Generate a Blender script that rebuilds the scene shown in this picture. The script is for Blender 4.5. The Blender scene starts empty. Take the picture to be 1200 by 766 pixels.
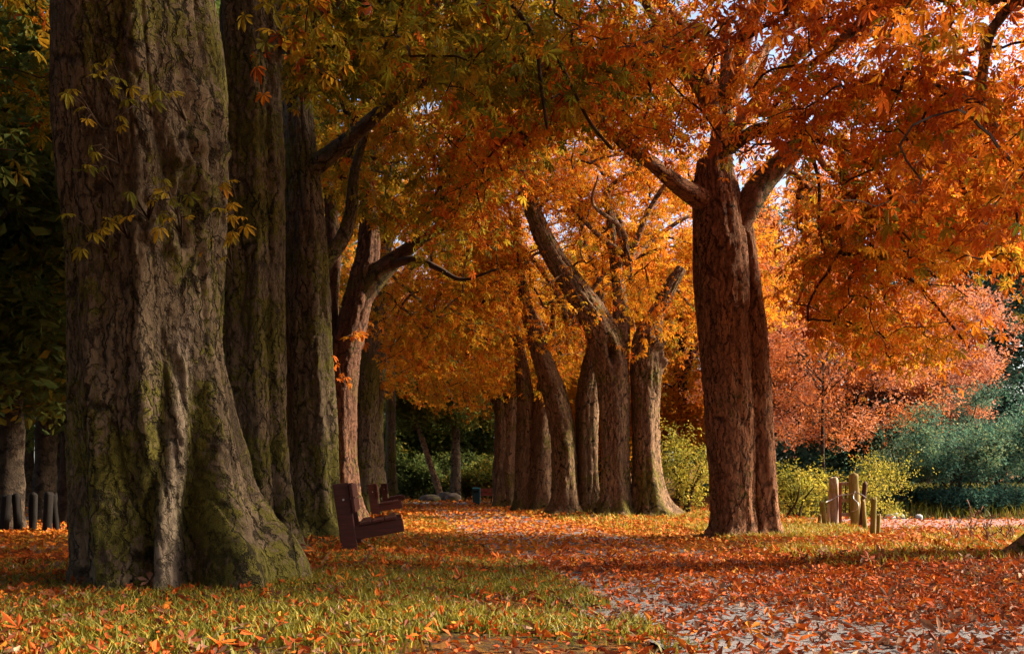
import bpy, math, random
import numpy as np
from mathutils import Vector, Matrix

# ------------------------------------------------------------------ camera, sky, sun, exposure
SC = bpy.context.scene
F = 1167.0                       # focal length in photo pixels (35 mm on a 36 mm sensor, 1200 px wide)
CAM_Z = 0.95
HORIZON = 567.0
cam_data = bpy.data.cameras.new("camera")
cam_data.lens = 35.0
cam_data.sensor_width = 36.0
cam_data.shift_y = (HORIZON - 383.0) / 1200.0
cam_data.clip_start = 0.05
cam_data.clip_end = 3000.0
cam = bpy.data.objects.new("camera", cam_data)
cam.location = (0, 0, CAM_Z)
cam.rotation_euler = (math.radians(90), 0, 0)
SC.collection.objects.link(cam)
SC.camera = cam

SUN_EL, SUN_AZ = 31.0, 80.0      # azimuth clockwise from +Y (view direction): light from the right, a bit behind the camera
world = bpy.data.worlds.new("World")
SC.world = world
world.use_nodes = True
wn = world.node_tree
wn.nodes.clear()
sky = wn.nodes.new("ShaderNodeTexSky")
sky.sky_type = 'NISHITA'
sky.sun_disc = False
sky.sun_elevation = math.radians(SUN_EL)
sky.sun_rotation = math.radians(SUN_AZ)
sky.dust_density = 3.0
bg = wn.nodes.new("ShaderNodeBackground")
bg.inputs[1].default_value = 0.095
wo = wn.nodes.new("ShaderNodeOutputWorld")
wn.links.new(sky.outputs[0], bg.inputs[0])
wn.links.new(bg.outputs[0], wo.inputs[0])

sun_data = bpy.data.lights.new("sun", 'SUN')
sun_data.energy = 5.0
sun_data.angle = math.radians(7.0)
sun_data.color = (1.0, 0.88, 0.70)
sun = bpy.data.objects.new("sun", sun_data)
az, el = math.radians(SUN_AZ), math.radians(SUN_EL)
to_sun = Vector((math.sin(az) * math.cos(el), math.cos(az) * math.cos(el), math.sin(el)))
sun.rotation_euler = to_sun.to_track_quat('Z', 'Y').to_euler()
sun.location = to_sun * 60
SC.collection.objects.link(sun)

SC.view_settings.view_transform = 'Standard'
SC.view_settings.look = 'None'
SC.view_settings.exposure = 1.75
SC.view_settings.gamma = 1.0
SC.render.engine = 'CYCLES'
SC.cycles.max_bounces = 7
SC.cycles.diffuse_bounces = 5
SC.cycles.glossy_bounces = 2
SC.cycles.transmission_bounces = 5
SC.cycles.transparent_max_bounces = 4
SC.cycles.use_denoising = True

# ------------------------------------------------------------------ helpers
rng = np.random.default_rng(7)
random.seed(7)
C = SC.collection


def P(px, py, d, dd=0.0):
    """World point seen at photo pixel (px, py) at depth d."""
    return np.array([(px - 600.0) / F * d, d + dd, CAM_Z + (HORIZON - py) / F * d])


def smooth(a, b, x):
    t = np.clip((x - a) / (b - a), 0, 1)
    return t * t * (3 - 2 * t)


def hash3(i, j, k, seed):
    h = (i.astype(np.int64) * 374761393 + j.astype(np.int64) * 668265263 + k.astype(np.int64) * 2147483647 + seed * 144269504) & 0xFFFFFFFF
    h = ((h ^ (h >> 13)) * 1274126177) & 0xFFFFFFFF
    h = ((h ^ (h >> 16)) * 2246822519) & 0xFFFFFFFF
    return ((h ^ (h >> 15)) & 0xFFFFFF) / float(0xFFFFFF)


def noise3(x, y, z, seed=0):
    x, y, z = np.broadcast_arrays(np.asarray(x, float), np.asarray(y, float), np.asarray(z, float))
    xi, yi, zi = np.floor(x), np.floor(y), np.floor(z)
    fx, fy, fz = x - xi, y - yi, z - zi
    fx, fy, fz = (f * f * (3 - 2 * f) for f in (fx, fy, fz))
    out = 0
    for a in (0, 1):
        for b in (0, 1):
            for c in (0, 1):
                w = (fx if a else 1 - fx) * (fy if b else 1 - fy) * (fz if c else 1 - fz)
                out = out + w * hash3(xi + a, yi + b, zi + c, seed)
    return out * 2 - 1


def fbm(x, y, z, seed=0, o=3):
    s, a, t = 0, 1.0, 0
    for k in range(o):
        s = s + a * noise3(x * 2 ** k, y * 2 ** k, z * 2 ** k, seed + k)
        t += a
        a *= 0.5
    return s / t


def voronoi(u, v, n, seed):
    """Two nearest distances in a jittered grid, periodic in u with period n; returns F1, F2, id."""
    ui, vi = np.floor(u), np.floor(v)
    d1 = np.full(u.shape, 9.0)
    d2 = np.full(u.shape, 9.0)
    cid = np.zeros(u.shape)
    for a in (-1, 0, 1):
        for b in (-1, 0, 1):
            cu, cv = ui + a, vi + b
            cm = np.mod(cu, n)
            z0 = np.zeros_like(cm)
            jx, jy = hash3(cm, cv, z0, seed), hash3(cm, cv, z0 + 1, seed)
            d = np.hypot(cu + jx - u, cv + jy - v)
            nearer = d < d1
            d2 = np.where(nearer, d1, np.minimum(d2, d))
            cid = np.where(nearer, hash3(cm, cv, z0 + 2, seed), cid)
            d1 = np.where(nearer, d, d1)
    return d1, d2, cid


def mesh_from(name, v, faces_flat, sizes, mat=None, attrs=None, smooth_shade=False):
    """Mesh from numpy arrays: v (n,3), flat loop indices, loop count per face (int or array)."""
    me = bpy.data.meshes.new(name)
    v = np.asarray(v, np.float32)
    faces_flat = np.asarray(faces_flat, np.int32).ravel()
    if np.isscalar(sizes):
        sizes = np.full(len(faces_flat) // sizes, sizes, np.int32)
    me.vertices.add(len(v))
    me.vertices.foreach_set("co", v.ravel())
    me.loops.add(len(faces_flat))
    me.loops.foreach_set("vertex_index", faces_flat)
    me.polygons.add(len(sizes))
    st = np.zeros(len(sizes), np.int32)
    st[1:] = np.cumsum(sizes)[:-1]
    me.polygons.foreach_set("loop_start", st)
    try:
        me.polygons.foreach_set("loop_total", np.asarray(sizes, np.int32))
    except Exception:
        pass
    me.polygons.foreach_set("use_smooth", np.full(len(sizes), smooth_shade))
    if attrs:
        for k, (dom, a) in attrs.items():
            at = me.attributes.new(k, 'FLOAT', dom)
            at.data.foreach_set("value", np.asarray(a, np.float32).ravel())
    me.update(calc_edges=True)
    me.validate()
    if mat:
        me.materials.append(mat)
    return me


def link(name, me, parent=None, kind=None, label=None, cat=None, group=None, loc=None):
    o = bpy.data.objects.new(name, me)
    C.objects.link(o)
    if parent is not None:
        o.parent = parent
    if loc is not None:
        o.location = loc
    tag(o, label, cat, group, kind)
    return o


def tag(o, label=None, cat=None, group=None, kind=None):
    for k, v in (("label", label), ("category", cat), ("group", group), ("kind", kind)):
        if v:
            o[k] = v


def empty(name, loc, label, cat, group=None):
    o = bpy.data.objects.new(name, None)
    C.objects.link(o)
    o.location = loc
    o.empty_display_size = 0.2
    tag(o, label, cat, group)
    return o


def copy_tree(o, parent=None):
    c = o.copy()
    C.objects.link(c)
    c.parent = parent
    for ch in list(o.children):
        copy_tree(ch, c)
    return c


class MB:
    """Collects tubes and boxes into one mesh."""
    def __init__(s):
        s.v, s.f, s.sz, s.n = [], [], [], 0

    def add(s, v, faces):
        v = np.asarray(v, float)
        for fc in faces:
            s.f.extend([i + s.n for i in fc])
            s.sz.append(len(fc))
        s.v.append(v)
        s.n += len(v)

    def tube(s, pts, rad, sides=5, cap=True):
        pts = np.asarray(pts, float)
        n = len(pts)
        t = np.gradient(pts, axis=0)
        t /= np.linalg.norm(t, axis=1)[:, None] + 1e-9
        ref = np.array([0.31, 0.95, 0.02]) if abs(t[0][2]) > 0.7 else np.array([0.05, 0.1, 1.0])
        u = np.cross(t, ref)
        u /= np.linalg.norm(u, axis=1)[:, None] + 1e-9
        w = np.cross(t, u)
        a = np.arange(sides) * 2 * math.pi / sides
        rad = np.broadcast_to(np.asarray(rad, float), (n,))
        v = pts[:, None, :] + rad[:, None, None] * (np.cos(a)[None, :, None] * u[:, None, :] + np.sin(a)[None, :, None] * w[:, None, :])
        i = np.arange(n - 1)[:, None] * sides
        j = np.arange(sides)[None, :]
        k = (j + 1) % sides
        q = np.stack([i + j, i + k, i + sides + k, i + sides + j], -1).reshape(-1, 4) + s.n
        s.f.extend(q.ravel().tolist())
        s.sz.extend([4] * len(q))
        if cap:
            s.f.extend([s.n + (n - 1) * sides + x for x in range(sides)])
            s.sz.append(sides)
            s.f.extend([s.n + x for x in range(sides)][::-1])
            s.sz.append(sides)
        s.v.append(v.reshape(-1, 3))
        s.n += n * sides

    def box(s, c, size, rot=None, bev=0.0):
        x, y, z = (q / 2 for q in size)
        b = min(bev, x * .8, y * .8, z * .8)
        if b <= 0:
            v = np.array([[sx * x, sy * y, sz * z] for sx in (-1, 1) for sy in (-1, 1) for sz in (-1, 1)])
            f = [(0, 1, 3, 2), (4, 6, 7, 5), (0, 4, 5, 1), (2, 3, 7, 6), (0, 2, 6, 4), (1, 5, 7, 3)]
        else:
            import bmesh
            bm = bmesh.new()
            bmesh.ops.create_cube(bm, size=1.0)
            for q in bm.verts:
                q.co = Vector((q.co.x * 2 * x, q.co.y * 2 * y, q.co.z * 2 * z))
            bmesh.ops.bevel(bm, geom=bm.edges[:], offset=b, segments=2, affect='EDGES', profile=0.6)
            bm.verts.index_update()
            v = np.array([list(q.co) for q in bm.verts])
            f = [[q.index for q in fc.verts] for fc in bm.faces]
            bm.free()
        if rot is not None:
            v = v @ np.array(rot.to_3x3()).T
        s.add(v + np.asarray(c, float), f)

    def mesh(s, name, mat, smooth_shade=False):
        return mesh_from(name, np.concatenate(s.v), s.f, np.array(s.sz, np.int32), mat, smooth_shade=smooth_shade)

    def build(s, name, mat, parent=None, smooth_shade=False, **k):
        return link(name, s.mesh(name, mat, smooth_shade), parent, **k)


def catmull(pts, n):
    pts = np.asarray(pts, float)
    p = np.vstack([2 * pts[0] - pts[1], pts, 2 * pts[-1] - pts[-2]])
    d = np.r_[0, np.cumsum(np.linalg.norm(np.diff(pts[:, :3], axis=0), axis=1))]
    s = np.linspace(0, d[-1], n)
    i = np.clip(np.searchsorted(d, s, side='right') - 1, 0, len(pts) - 2)
    t = ((s - d[i]) / (d[i + 1] - d[i] + 1e-9))[:, None]
    a, b, c, e = p[i], p[i + 1], p[i + 2], p[i + 3]
    return 0.5 * (2 * b + (c - a) * t + (2 * a - 5 * b + 4 * c - e) * t * t + (-a + 3 * b - 3 * c + e) * t ** 3)


# ------------------------------------------------------------------ materials
class NT:
    def __init__(s, name):
        s.m = bpy.data.materials.new(name)
        s.m.use_nodes = True
        s.t = s.m.node_tree
        s.t.nodes.clear()
        s.out = s.t.nodes.new("ShaderNodeOutputMaterial")

    def n(s, typ, **k):
        q = s.t.nodes.new("ShaderNode" + typ)
        for a, b in k.items():
            setattr(q, a, b)
        return q

    def l(s, a, b):
        s.t.links.new(a, b)

    def noise(s, scale, detail=3, coord=None, stretch=None, rough=0.55):
        q = s.n("TexNoise")
        q.inputs["Scale"].default_value = scale
        q.inputs["Detail"].default_value = detail
        q.inputs["Roughness"].default_value = rough
        c = coord or s.coord()
        if stretch:
            mp = s.n("Mapping")
            mp.inputs["Scale"].default_value = stretch
            s.l(c, mp.inputs["Vector"])
            c = mp.outputs[0]
        s.l(c, q.inputs["Vector"])
        return q.outputs["Fac"]

    def coord(s):
        g = s.n("NewGeometry")
        return g.outputs["Position"]

    def ramp(s, fac, stops):
        r = s.n("ValToRGB")
        e = r.color_ramp.elements
        while len(e) < len(stops):
            e.new(0.5)
        for q, (p, c) in zip(e, stops):
            q.position = p
            q.color = (*c, 1) if len(c) == 3 else c
        s.l(fac, r.inputs[0])
        return r.outputs[0]

    def mix(s, fac, a, b, mode='MIX'):
        q = s.n("MixRGB", blend_type=mode)
        for v, i in ((fac, 0), (a, 1), (b, 2)):
            if hasattr(v, "links"):
                s.l(v, q.inputs[i])
            else:
                q.inputs[i].default_value = v if i == 0 else (*v, 1)
        return q.outputs[0]

    def math(s, op, a, b=None):
        q = s.n("Math", operation=op)
        for v, i in ((a, 0), (b, 1)):
            if v is None:
                continue
            if hasattr(v, "links"):
                s.l(v, q.inputs[i])
            else:
                q.inputs[i].default_value = v
        return q.outputs[0]

    def attr(s, name, typ='GEOMETRY'):
        q = s.n("Attribute", attribute_type=typ, attribute_name=name)
        return q.outputs["Fac"]

    def bump(s, h, strength=0.4, dist=0.02):
        q = s.n("Bump")
        q.inputs["Strength"].default_value = strength
        q.inputs["Distance"].default_value = dist
        s.l(h, q.inputs["Height"])
        return q.outputs[0]

    def bsdf(s, col, rough=0.7, spec=0.3, normal=None):
        q = s.n("BsdfPrincipled")
        if hasattr(col, "links"):
            s.l(col, q.inputs["Base Color"])
        else:
            q.inputs["Base Color"].default_value = (*col, 1)
        if hasattr(rough, "links"):
            s.l(rough, q.inputs["Roughness"])
        else:
            q.inputs["Roughness"].default_value = rough
        q.inputs["Specular IOR Level"].default_value = spec
        if normal is not None:
            s.l(normal, q.inputs["Normal"])
        return q.outputs[0]

    def done(s, sh):
        s.l(sh, s.out.inputs[0])
        return s.m


def bark_mat(name, dark, light, moss, fissure):
    t = NT(name)
    pos = t.coord()
    cx = t.n("CombineXYZ")
    t.l(t.attr("arc"), cx.inputs[0])
    t.l(t.attr("rise"), cx.inputs[1])
    wn_ = t.n("TexNoise")
    wn_.inputs["Scale"].default_value = 5.0
    wn_.inputs["Detail"].default_value = 4
    wn_.inputs["Roughness"].default_value = .65
    t.l(pos, wn_.inputs["Vector"])
    sub = t.n("VectorMath", operation='SUBTRACT')
    t.l(wn_.outputs["Color"], sub.inputs[0])
    sub.inputs[1].default_value = (.5, .5, .5)
    scl = t.n("VectorMath", operation='SCALE')
    t.l(sub.outputs[0], scl.inputs[0])
    scl.inputs["Scale"].default_value = .26
    add = t.n("VectorMath", operation='ADD')
    t.l(cx.outputs[0], add.inputs[0])
    t.l(scl.outputs[0], add.inputs[1])

    def vor(sx, sy, feature):
        mp = t.n("Mapping")
        mp.inputs["Scale"].default_value = (sx, sy, 1)
        t.l(add.outputs[0], mp.inputs["Vector"])
        q = t.n("TexVoronoi", feature=feature)
        q.voronoi_dimensions = '2D'
        q.inputs["Scale"].default_value = 1.0
        q.inputs["Randomness"].default_value = 1.0
        t.l(mp.outputs[0], q.inputs["Vector"])
        return q.outputs["Color"] if feature == 'F1' else q.outputs["Distance"]
    n1 = t.noise(2.6, 4, stretch=(1, 1, 0.4))
    n2 = t.noise(42.0, 5, stretch=(1, 1, 0.28), rough=0.75)
    n3 = t.noise(1.2, 3)
    n4 = t.noise(13.0, 5, rough=.7)
    fine = t.noise(130.0, 3, rough=.7)
    e1 = vor(10.0, 1.7, 'DISTANCE_TO_EDGE')
    e2 = vor(26.0, 8.0, 'DISTANCE_TO_EDGE')
    pl1 = vor(10.0, 1.7, 'F1')
    pl2 = vor(26.0, 8.0, 'F1')
    gate = t.math('MULTIPLY', t.ramp(n1, [(.36, (.35, .35, .35)), (.54, (1, 1, 1))]), t.ramp(n4, [(.34, (.3, .3, .3)), (.48, (1, 1, 1))]))
    c1 = t.ramp(e1, [(.0, (1, 1, 1)), (.045, (.85, .85, .85)), (.10, (0, 0, 0))])
    c2 = t.math('MULTIPLY', t.ramp(e2, [(.0, (1, 1, 1)), (.11, (0, 0, 0))]), t.ramp(n4, [(.40, (0, 0, 0)), (.58, (1, 1, 1))]))
    c1 = t.math('MULTIPLY', c1, gate)
    base = t.mix(t.ramp(n1, [(0.35, (0, 0, 0)), (0.66, (1, 1, 1))]), dark, light)
    base = t.mix(t.math('MULTIPLY', pl1, .35), base, tuple(c * 1.7 for c in light))
    base = t.mix(t.math('MULTIPLY', pl2, .30), base, tuple(c * .6 for c in dark))
    base = t.mix(t.ramp(n2, [(0.42, (0, 0, 0)), (0.7, (.6, .6, .6))]), base, tuple(c * 1.6 for c in light))
    mo = t.math('ADD', t.math('MULTIPLY', t.math('SUBTRACT', n3, 0.5), 1.9), t.attr("moss"))
    mo = t.math('ADD', mo, t.math('MULTIPLY', t.math('SUBTRACT', n4, 0.5), 1.7))
    mo = t.math('SUBTRACT', mo, t.math('MULTIPLY', t.math('SUBTRACT', pl2, .5), .35))
    mf = t.ramp(mo, [(0.40, (0, 0, 0)), (0.60, (0.9, 0.9, 0.9))])
    mcol = t.mix(t.ramp(fine, [(.35, (0, 0, 0)), (.65, (1, 1, 1))]), tuple(c * 0.5 for c in moss), tuple(c * 1.5 for c in moss))
    base = t.mix(mf, base, mcol)
    base = t.mix(t.math('MULTIPLY', t.attr("bare"), t.ramp(n2, [(.3, (.55, .55, .55)), (.6, (1, 1, 1))])), base, (.36, .265, .19))  # attribute mixes a pale strip over the bark
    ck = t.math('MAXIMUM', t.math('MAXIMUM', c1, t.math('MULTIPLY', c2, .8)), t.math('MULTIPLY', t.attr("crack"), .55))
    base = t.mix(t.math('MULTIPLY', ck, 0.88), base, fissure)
    h = t.math('SUBTRACT', t.math('MULTIPLY', pl2, .25), t.math('MULTIPLY', c1, 1.0))
    h = t.math('SUBTRACT', h, t.math('MULTIPLY', c2, .6))
    h = t.math('ADD', h, t.math('MULTIPLY', pl1, .35))
    h = t.math('ADD', h, t.math('MULTIPLY', n2, .55))
    h = t.math('ADD', h, t.math('MULTIPLY', fine, .18))
    return t.done(t.bsdf(base, 0.88, 0.12, t.bump(h, 1.0, 0.035)))


def leaf_mat(name, stops, trans=0.58, obj_attr=False, mul=1.0):
    t = NT(name)
    fac = t.attr("tint", 'OBJECT' if obj_attr else 'GEOMETRY')
    col = t.ramp(fac, [(p, tuple(min(x * mul, 1) for x in c)) for p, c in stops])
    nn = t.noise(22.0, 3)
    col = t.mix(t.ramp(nn, [(0.42, (0, 0, 0)), (0.7, (.5, .5, .5))]), col, (0.16, 0.055, 0.012))
    d = t.bsdf(col, 0.65, 0.08)
    tr = t.n("BsdfTranslucent")
    t.l(col, tr.inputs[0])
    mx = t.n("MixShader")
    mx.inputs[0].default_value = trans
    t.l(d, mx.inputs[1])
    t.l(tr.outputs[0], mx.inputs[2])
    return t.done(mx.outputs[0])


AUTUMN = [(0.0, (.12, .13, .012)), (0.2, (.36, .26, .018)), (0.4, (.66, .30, .018)), (0.6, (.70, .205, .014)), (0.8, (.62, .125, .014)), (1.0, (.25, .05, .012))]
LITTER = [(0.0, (.50, .25, .03)), (0.25, (.58, .155, .016)), (0.5, (.50, .088, .011)), (0.72, (.28, .048, .012)), (0.9, (.10, .032, .018)), (1.0, (.50, .30, .19))]
GREENS = [(0.0, (.045, .09, .026)), (0.4, (.085, .135, .03)), (0.7, (.17, .19, .032)), (0.9, (.24, .18, .02)), (1.0, (.40, .24, .03))]
HAZED_TEALS = [(0.0, (.02, .085, .062)), (0.5, (.06, .19, .125)), (0.85, (.17, .33, .19)), (1.0, (.36, .42, .18))]  # blue-green foliage with the haze of distance put into the leaf colour
PINKS = [(0.0, (.48, .15, .03)), (0.5, (.68, .21, .055)), (0.85, (.64, .29, .18)), (1.0, (.40, .19, .14))]
YELLOWS = [(0.0, (.10, .13, .02)), (0.4, (.34, .31, .035)), (0.8, (.60, .46, .06)), (1.0, (.66, .40, .06))]
M = {}
M['leaf'] = leaf_mat("autumn_leaf", AUTUMN)
M['leaf_single'] = leaf_mat("autumn_leaf_single", AUTUMN, obj_attr=True)
M['litter'] = leaf_mat("fallen_leaf", LITTER, 0.15)
M['litter_single'] = leaf_mat("fallen_leaf_single", LITTER, 0.15, True)
M['green'] = leaf_mat("woodland_leaf", GREENS, 0.35)
M['teal'] = leaf_mat("hazed_blue_green_leaf", HAZED_TEALS, 0.3)
M['pink'] = leaf_mat("copper_leaf", PINKS, 0.4)
M['yellow'] = leaf_mat("yellow_leaf", YELLOWS, 0.45)
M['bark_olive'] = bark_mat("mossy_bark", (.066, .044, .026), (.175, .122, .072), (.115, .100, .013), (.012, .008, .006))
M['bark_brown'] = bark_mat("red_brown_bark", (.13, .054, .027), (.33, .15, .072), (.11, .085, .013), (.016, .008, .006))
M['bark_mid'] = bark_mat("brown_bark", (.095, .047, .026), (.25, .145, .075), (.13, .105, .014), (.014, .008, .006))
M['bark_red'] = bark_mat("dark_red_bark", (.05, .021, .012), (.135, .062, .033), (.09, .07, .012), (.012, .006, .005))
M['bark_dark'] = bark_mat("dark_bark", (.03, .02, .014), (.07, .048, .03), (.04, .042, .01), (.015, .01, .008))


def twig_mat():
    t = NT("twig_bark")
    return t.done(t.bsdf(t.ramp(t.noise(6.0), [(.3, (.025, .014, .008)), (.7, (.07, .04, .022))]), 0.85, 0.15))


M['twig'] = twig_mat()


def wood_mat(name, a, b, rough=0.6, spec=0.35, stretch=(18, 18, 1.6), moss=None):
    t = NT(name)
    tc = t.n("TexCoord").outputs["Object"]
    g = t.noise(2.2, 5, tc, stretch, 0.65)
    col = t.ramp(g, [(.3, a), (.7, b)])
    if moss:
        col = t.mix(t.ramp(t.noise(5.0, 4), [(.45, (0, 0, 0)), (.62, (.9, .9, .9))]), col, moss)
    return t.done(t.bsdf(col, rough, spec, t.bump(g, 0.5, 0.006)))


M['bench'] = wood_mat("maroon_stained_wood", (.040, .009, .006), (.085, .020, .012), 0.5, 0.3, (1.6, 14, 14))
M['bench_red'] = wood_mat("red_stained_wood", (.20, .035, .02), (.32, .07, .035), 0.55, 0.35, (2, 14, 14))
M['post_pale'] = wood_mat("weathered_pale_wood", (.22, .15, .10), (.48, .36, .28), 0.8, 0.2, moss=(.24, .17, .03))
M['post_moss'] = wood_mat("mossy_post_wood", (.15, .10, .03), (.30, .21, .07), 0.85, 0.2, moss=(.17, .15, .02))
M['post_dark'] = wood_mat("dark_post_wood", (.035, .015, .012), (.10, .04, .028), 0.8, 0.2)
M['post_black'] = wood_mat("black_weathered_wood", (.006, .0045, .0035), (.016, .011, .008), 0.9, 0.2)


def flat_mat(name, c, rough=0.5, metal=0.0):
    t = NT(name)
    col = t.mix(t.ramp(t.noise(14.0, 4), [(.4, (0, 0, 0)), (.75, (.5, .5, .5))]), c, tuple(x * .55 for x in c))
    q = t.bsdf(col, rough, 0.4)
    q.node.inputs["Metallic"].default_value = metal
    return t.done(q)


M['wire'] = flat_mat("galvanised_wire", (.42, .40, .38), 0.45, 0.6)
M['bolt'] = flat_mat("steel_bolt", (.5, .5, .52), 0.35, 0.9)
M['bin_dark'] = flat_mat("dark_green_paint", (.012, .035, .032), 0.5)
M['bin_lit_teal'] = flat_mat("lit_teal_paint", (.06, .33, .33), 0.45)  # brighter bin colour, light on the side face put into the paint


def stone_mat(name, a, b):
    t = NT(name)
    n1 = t.noise(5.0, 5)
    col = t.ramp(n1, [(.3, a), (.7, b)])
    col = t.mix(t.ramp(t.noise(2.0, 3), [(.5, (0, 0, 0)), (.65, (.8, .8, .8))]), col, (.10, .085, .02))
    return t.done(t.bsdf(col, 0.9, 0.2, t.bump(t.noise(26.0, 5), 0.8, 0.03)))


M['stone'] = stone_mat("grey_stone", (.045, .03, .02), (.11, .078, .058))
M['stone_pale'] = stone_mat("pale_stone", (.4, .36, .34), (.7, .66, .64))


def ground_mat():
    t = NT("leafy_turf")
    a = t.noise(0.9, 4)
    b = t.noise(9.0, 5, rough=0.7)
    c = t.noise(55.0, 4, rough=0.7)
    grass = t.mix(b, (.055, .065, .010), (.17, .15, .02))
    earth = t.mix(c, (.035, .022, .012), (.11, .055, .022))
    col = t.mix(t.ramp(b, [(.44, (0, 0, 0)), (.6, (1, 1, 1))]), earth, grass)
    leafy = t.mix(c, (.20, .042, .012), (.50, .12, .02))
    col = t.mix(t.ramp(t.math('ADD', t.math('MULTIPLY', a, .5), t.math('MULTIPLY', b, .5)), [(.46, (0, 0, 0)), (.60, (.8, .8, .8))]), col, leafy)
    return t.done(t.bsdf(col, 0.95, 0.1, t.bump(t.math('ADD', b, c), 1.0, 0.05)))


M['ground'] = ground_mat()


def path_mat():
    t = NT("worn_tarmac")
    a = t.noise(1.1, 4)
    b = t.noise(120.0, 3, rough=0.8)
    v = t.n("TexVoronoi")
    v.inputs["Scale"].default_value = 70.0
    t.l(t.coord(), v.inputs["Vector"])
    col = t.mix(v.outputs["Color"], (.085, .078, .082), (.20, .185, .185))
    col = t.mix(t.ramp(b, [(.5, (0, 0, 0)), (.8, (.7, .7, .7))]), col, (.30, .27, .26))
    col = t.mix(t.ramp(a, [(.45, (0, 0, 0)), (.7, (.8, .8, .8))]), col, (.09, .055, .035))
    h = t.math('SUBTRACT', b, t.math('MULTIPLY', v.outputs["Distance"], 0.8))
    return t.done(t.bsdf(col, 0.85, 0.3, t.bump(h, 0.7, 0.008)))


M['path'] = path_mat()


def gravel_mat(name, a, b, c):
    t = NT(name)
    n = t.noise(14.0, 5, rough=0.75)
    col = t.ramp(n, [(.3, a), (.5, b), (.7, c)])
    return t.done(t.bsdf(col, 0.9, 0.15, t.bump(n, 0.9, 0.04)))


M['track'] = gravel_mat("pale_leafy_track", (.16, .07, .058), (.30, .17, .155), (.44, .30, .285))
M['lane'] = gravel_mat("dim_lane", (.16, .13, .12), (.26, .23, .22), (.36, .3, .28))


def water_mat():
    t = NT("stream_water")
    q = t.bsdf((.008, .018, .017), 0.08, 0.5, t.bump(t.noise(3.0, 3, stretch=(1, 2.5, 1)), 0.12, 0.05))
    return t.done(q)


M['water'] = water_mat()


def grass_mat(name, stops):
    t = NT(name)
    col = t.ramp(t.attr("tint"), stops)
    d = t.bsdf(col, 0.6, 0.25)
    tr = t.n("BsdfTranslucent")
    t.l(col, tr.inputs[0])
    mx = t.n("MixShader")
    mx.inputs[0].default_value = 0.35
    t.l(d, mx.inputs[1])
    t.l(tr.outputs[0], mx.inputs[2])
    return t.done(mx.outputs[0])


M['grass'] = grass_mat("grass_blade", [(0, (.065, .08, .010)), (.5, (.18, .155, .016)), (.85, (.42, .30, .03)), (1, (.46, .27, .05))])
M['weed'] = flat_mat("dry_stem", (.20, .075, .03), 0.8)

# ------------------------------------------------------------------ terrain
PATH_HALF = 1.4


def path_center(y):
    return 3.0 - 0.135 * y


def ground_z(x, y):
    x, y = np.broadcast_arrays(np.asarray(x, float), np.asarray(y, float))
    off = np.abs(x - path_center(y))
    z = 0.05 * fbm(x / 2.6, y / 2.6, 0.0, 3, 3) * smooth(1.3, 2.6, off)
    z = z + 0.06 * smooth(1.6, 3.2, off) * smooth(3, 8, y) * (y < 60)
    z = z + 0.012 * fbm(x * 1.7, y * 1.7, 0.0, 9, 2)
    # stream beyond the gate, far bank rises
    r = smooth(8.0, 9.5, x)
    yc = 28.9 - 0.02 * x
    z = z - r * 0.55 * np.exp(-((y - yc) / 3.1) ** 6)
    z = z + smooth(6.5, 9.0, x) * 0.55 * smooth(31.8, 37, y)
    z = z + 0.9 * smooth(58, 90, y) + smooth(70, 140, np.hypot(x, y)) * 2.0
    return z


def grid_sheet(name, xs, ys, mat, zoff=0.0, **k):
    X, Y = np.meshgrid(xs, ys)
    Z = ground_z(X, Y) + zoff
    nx, ny = len(xs), len(ys)
    v = np.stack([X, Y, Z], -1).reshape(-1, 3)
    i = (np.arange(ny - 1)[:, None] * nx + np.arange(nx - 1)[None, :])
    q = np.stack([i, i + 1, i + nx + 1, i + nx], -1).reshape(-1, 4)
    return link(name, mesh_from(name, v, q, 4, mat, smooth_shade=True), **k)


def spaced(a0, a1, b0, b1, step, nf=14):
    mid = np.arange(b0, b1 + 1e-6, step)
    lo = b0 - (b0 - a0) * np.linspace(1, 0, nf, endpoint=False) ** 2.2
    hi = b1 + (a1 - b1) * np.linspace(0, 1, nf + 1)[1:] ** 2.2
    return np.r_[lo, mid, hi]


grid_sheet("ground", spaced(-1500, 1500, -16, 24, 0.22, 18), spaced(-1500, 1500, -4, 48, 0.22, 18), M['ground'], 0, kind="structure")


def ribbon(name, ys, center, half, mat, zoff, nx=18, wob=0.12, **k):
    v, nyy = [], len(ys)
    for y in ys:
        c = center(y)
        l = c - half + wob * float(fbm(y / 1.4, 0.3, 0.0, 21, 3)) * 2
        r = c + half + wob * float(fbm(y / 1.4, 7.3, 0.0, 22, 3)) * 2
        for a in np.linspace(l, r, nx):
            v.append((a, y))
    v = np.array(v)
    z = ground_z(v[:, 0], v[:, 1]) + zoff
    v = np.c_[v, z]
    i = (np.arange(nyy - 1)[:, None] * nx + np.arange(nx - 1)[None, :])
    q = np.stack([i, i + 1, i + nx + 1, i + nx], -1).reshape(-1, 4)
    return link(name, mesh_from(name, v, q, 4, mat, smooth_shade=True), **k)


ribbon("path", np.arange(-3, 52, 0.25), path_center, PATH_HALF, M['path'], 0.02, kind="structure")


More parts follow.
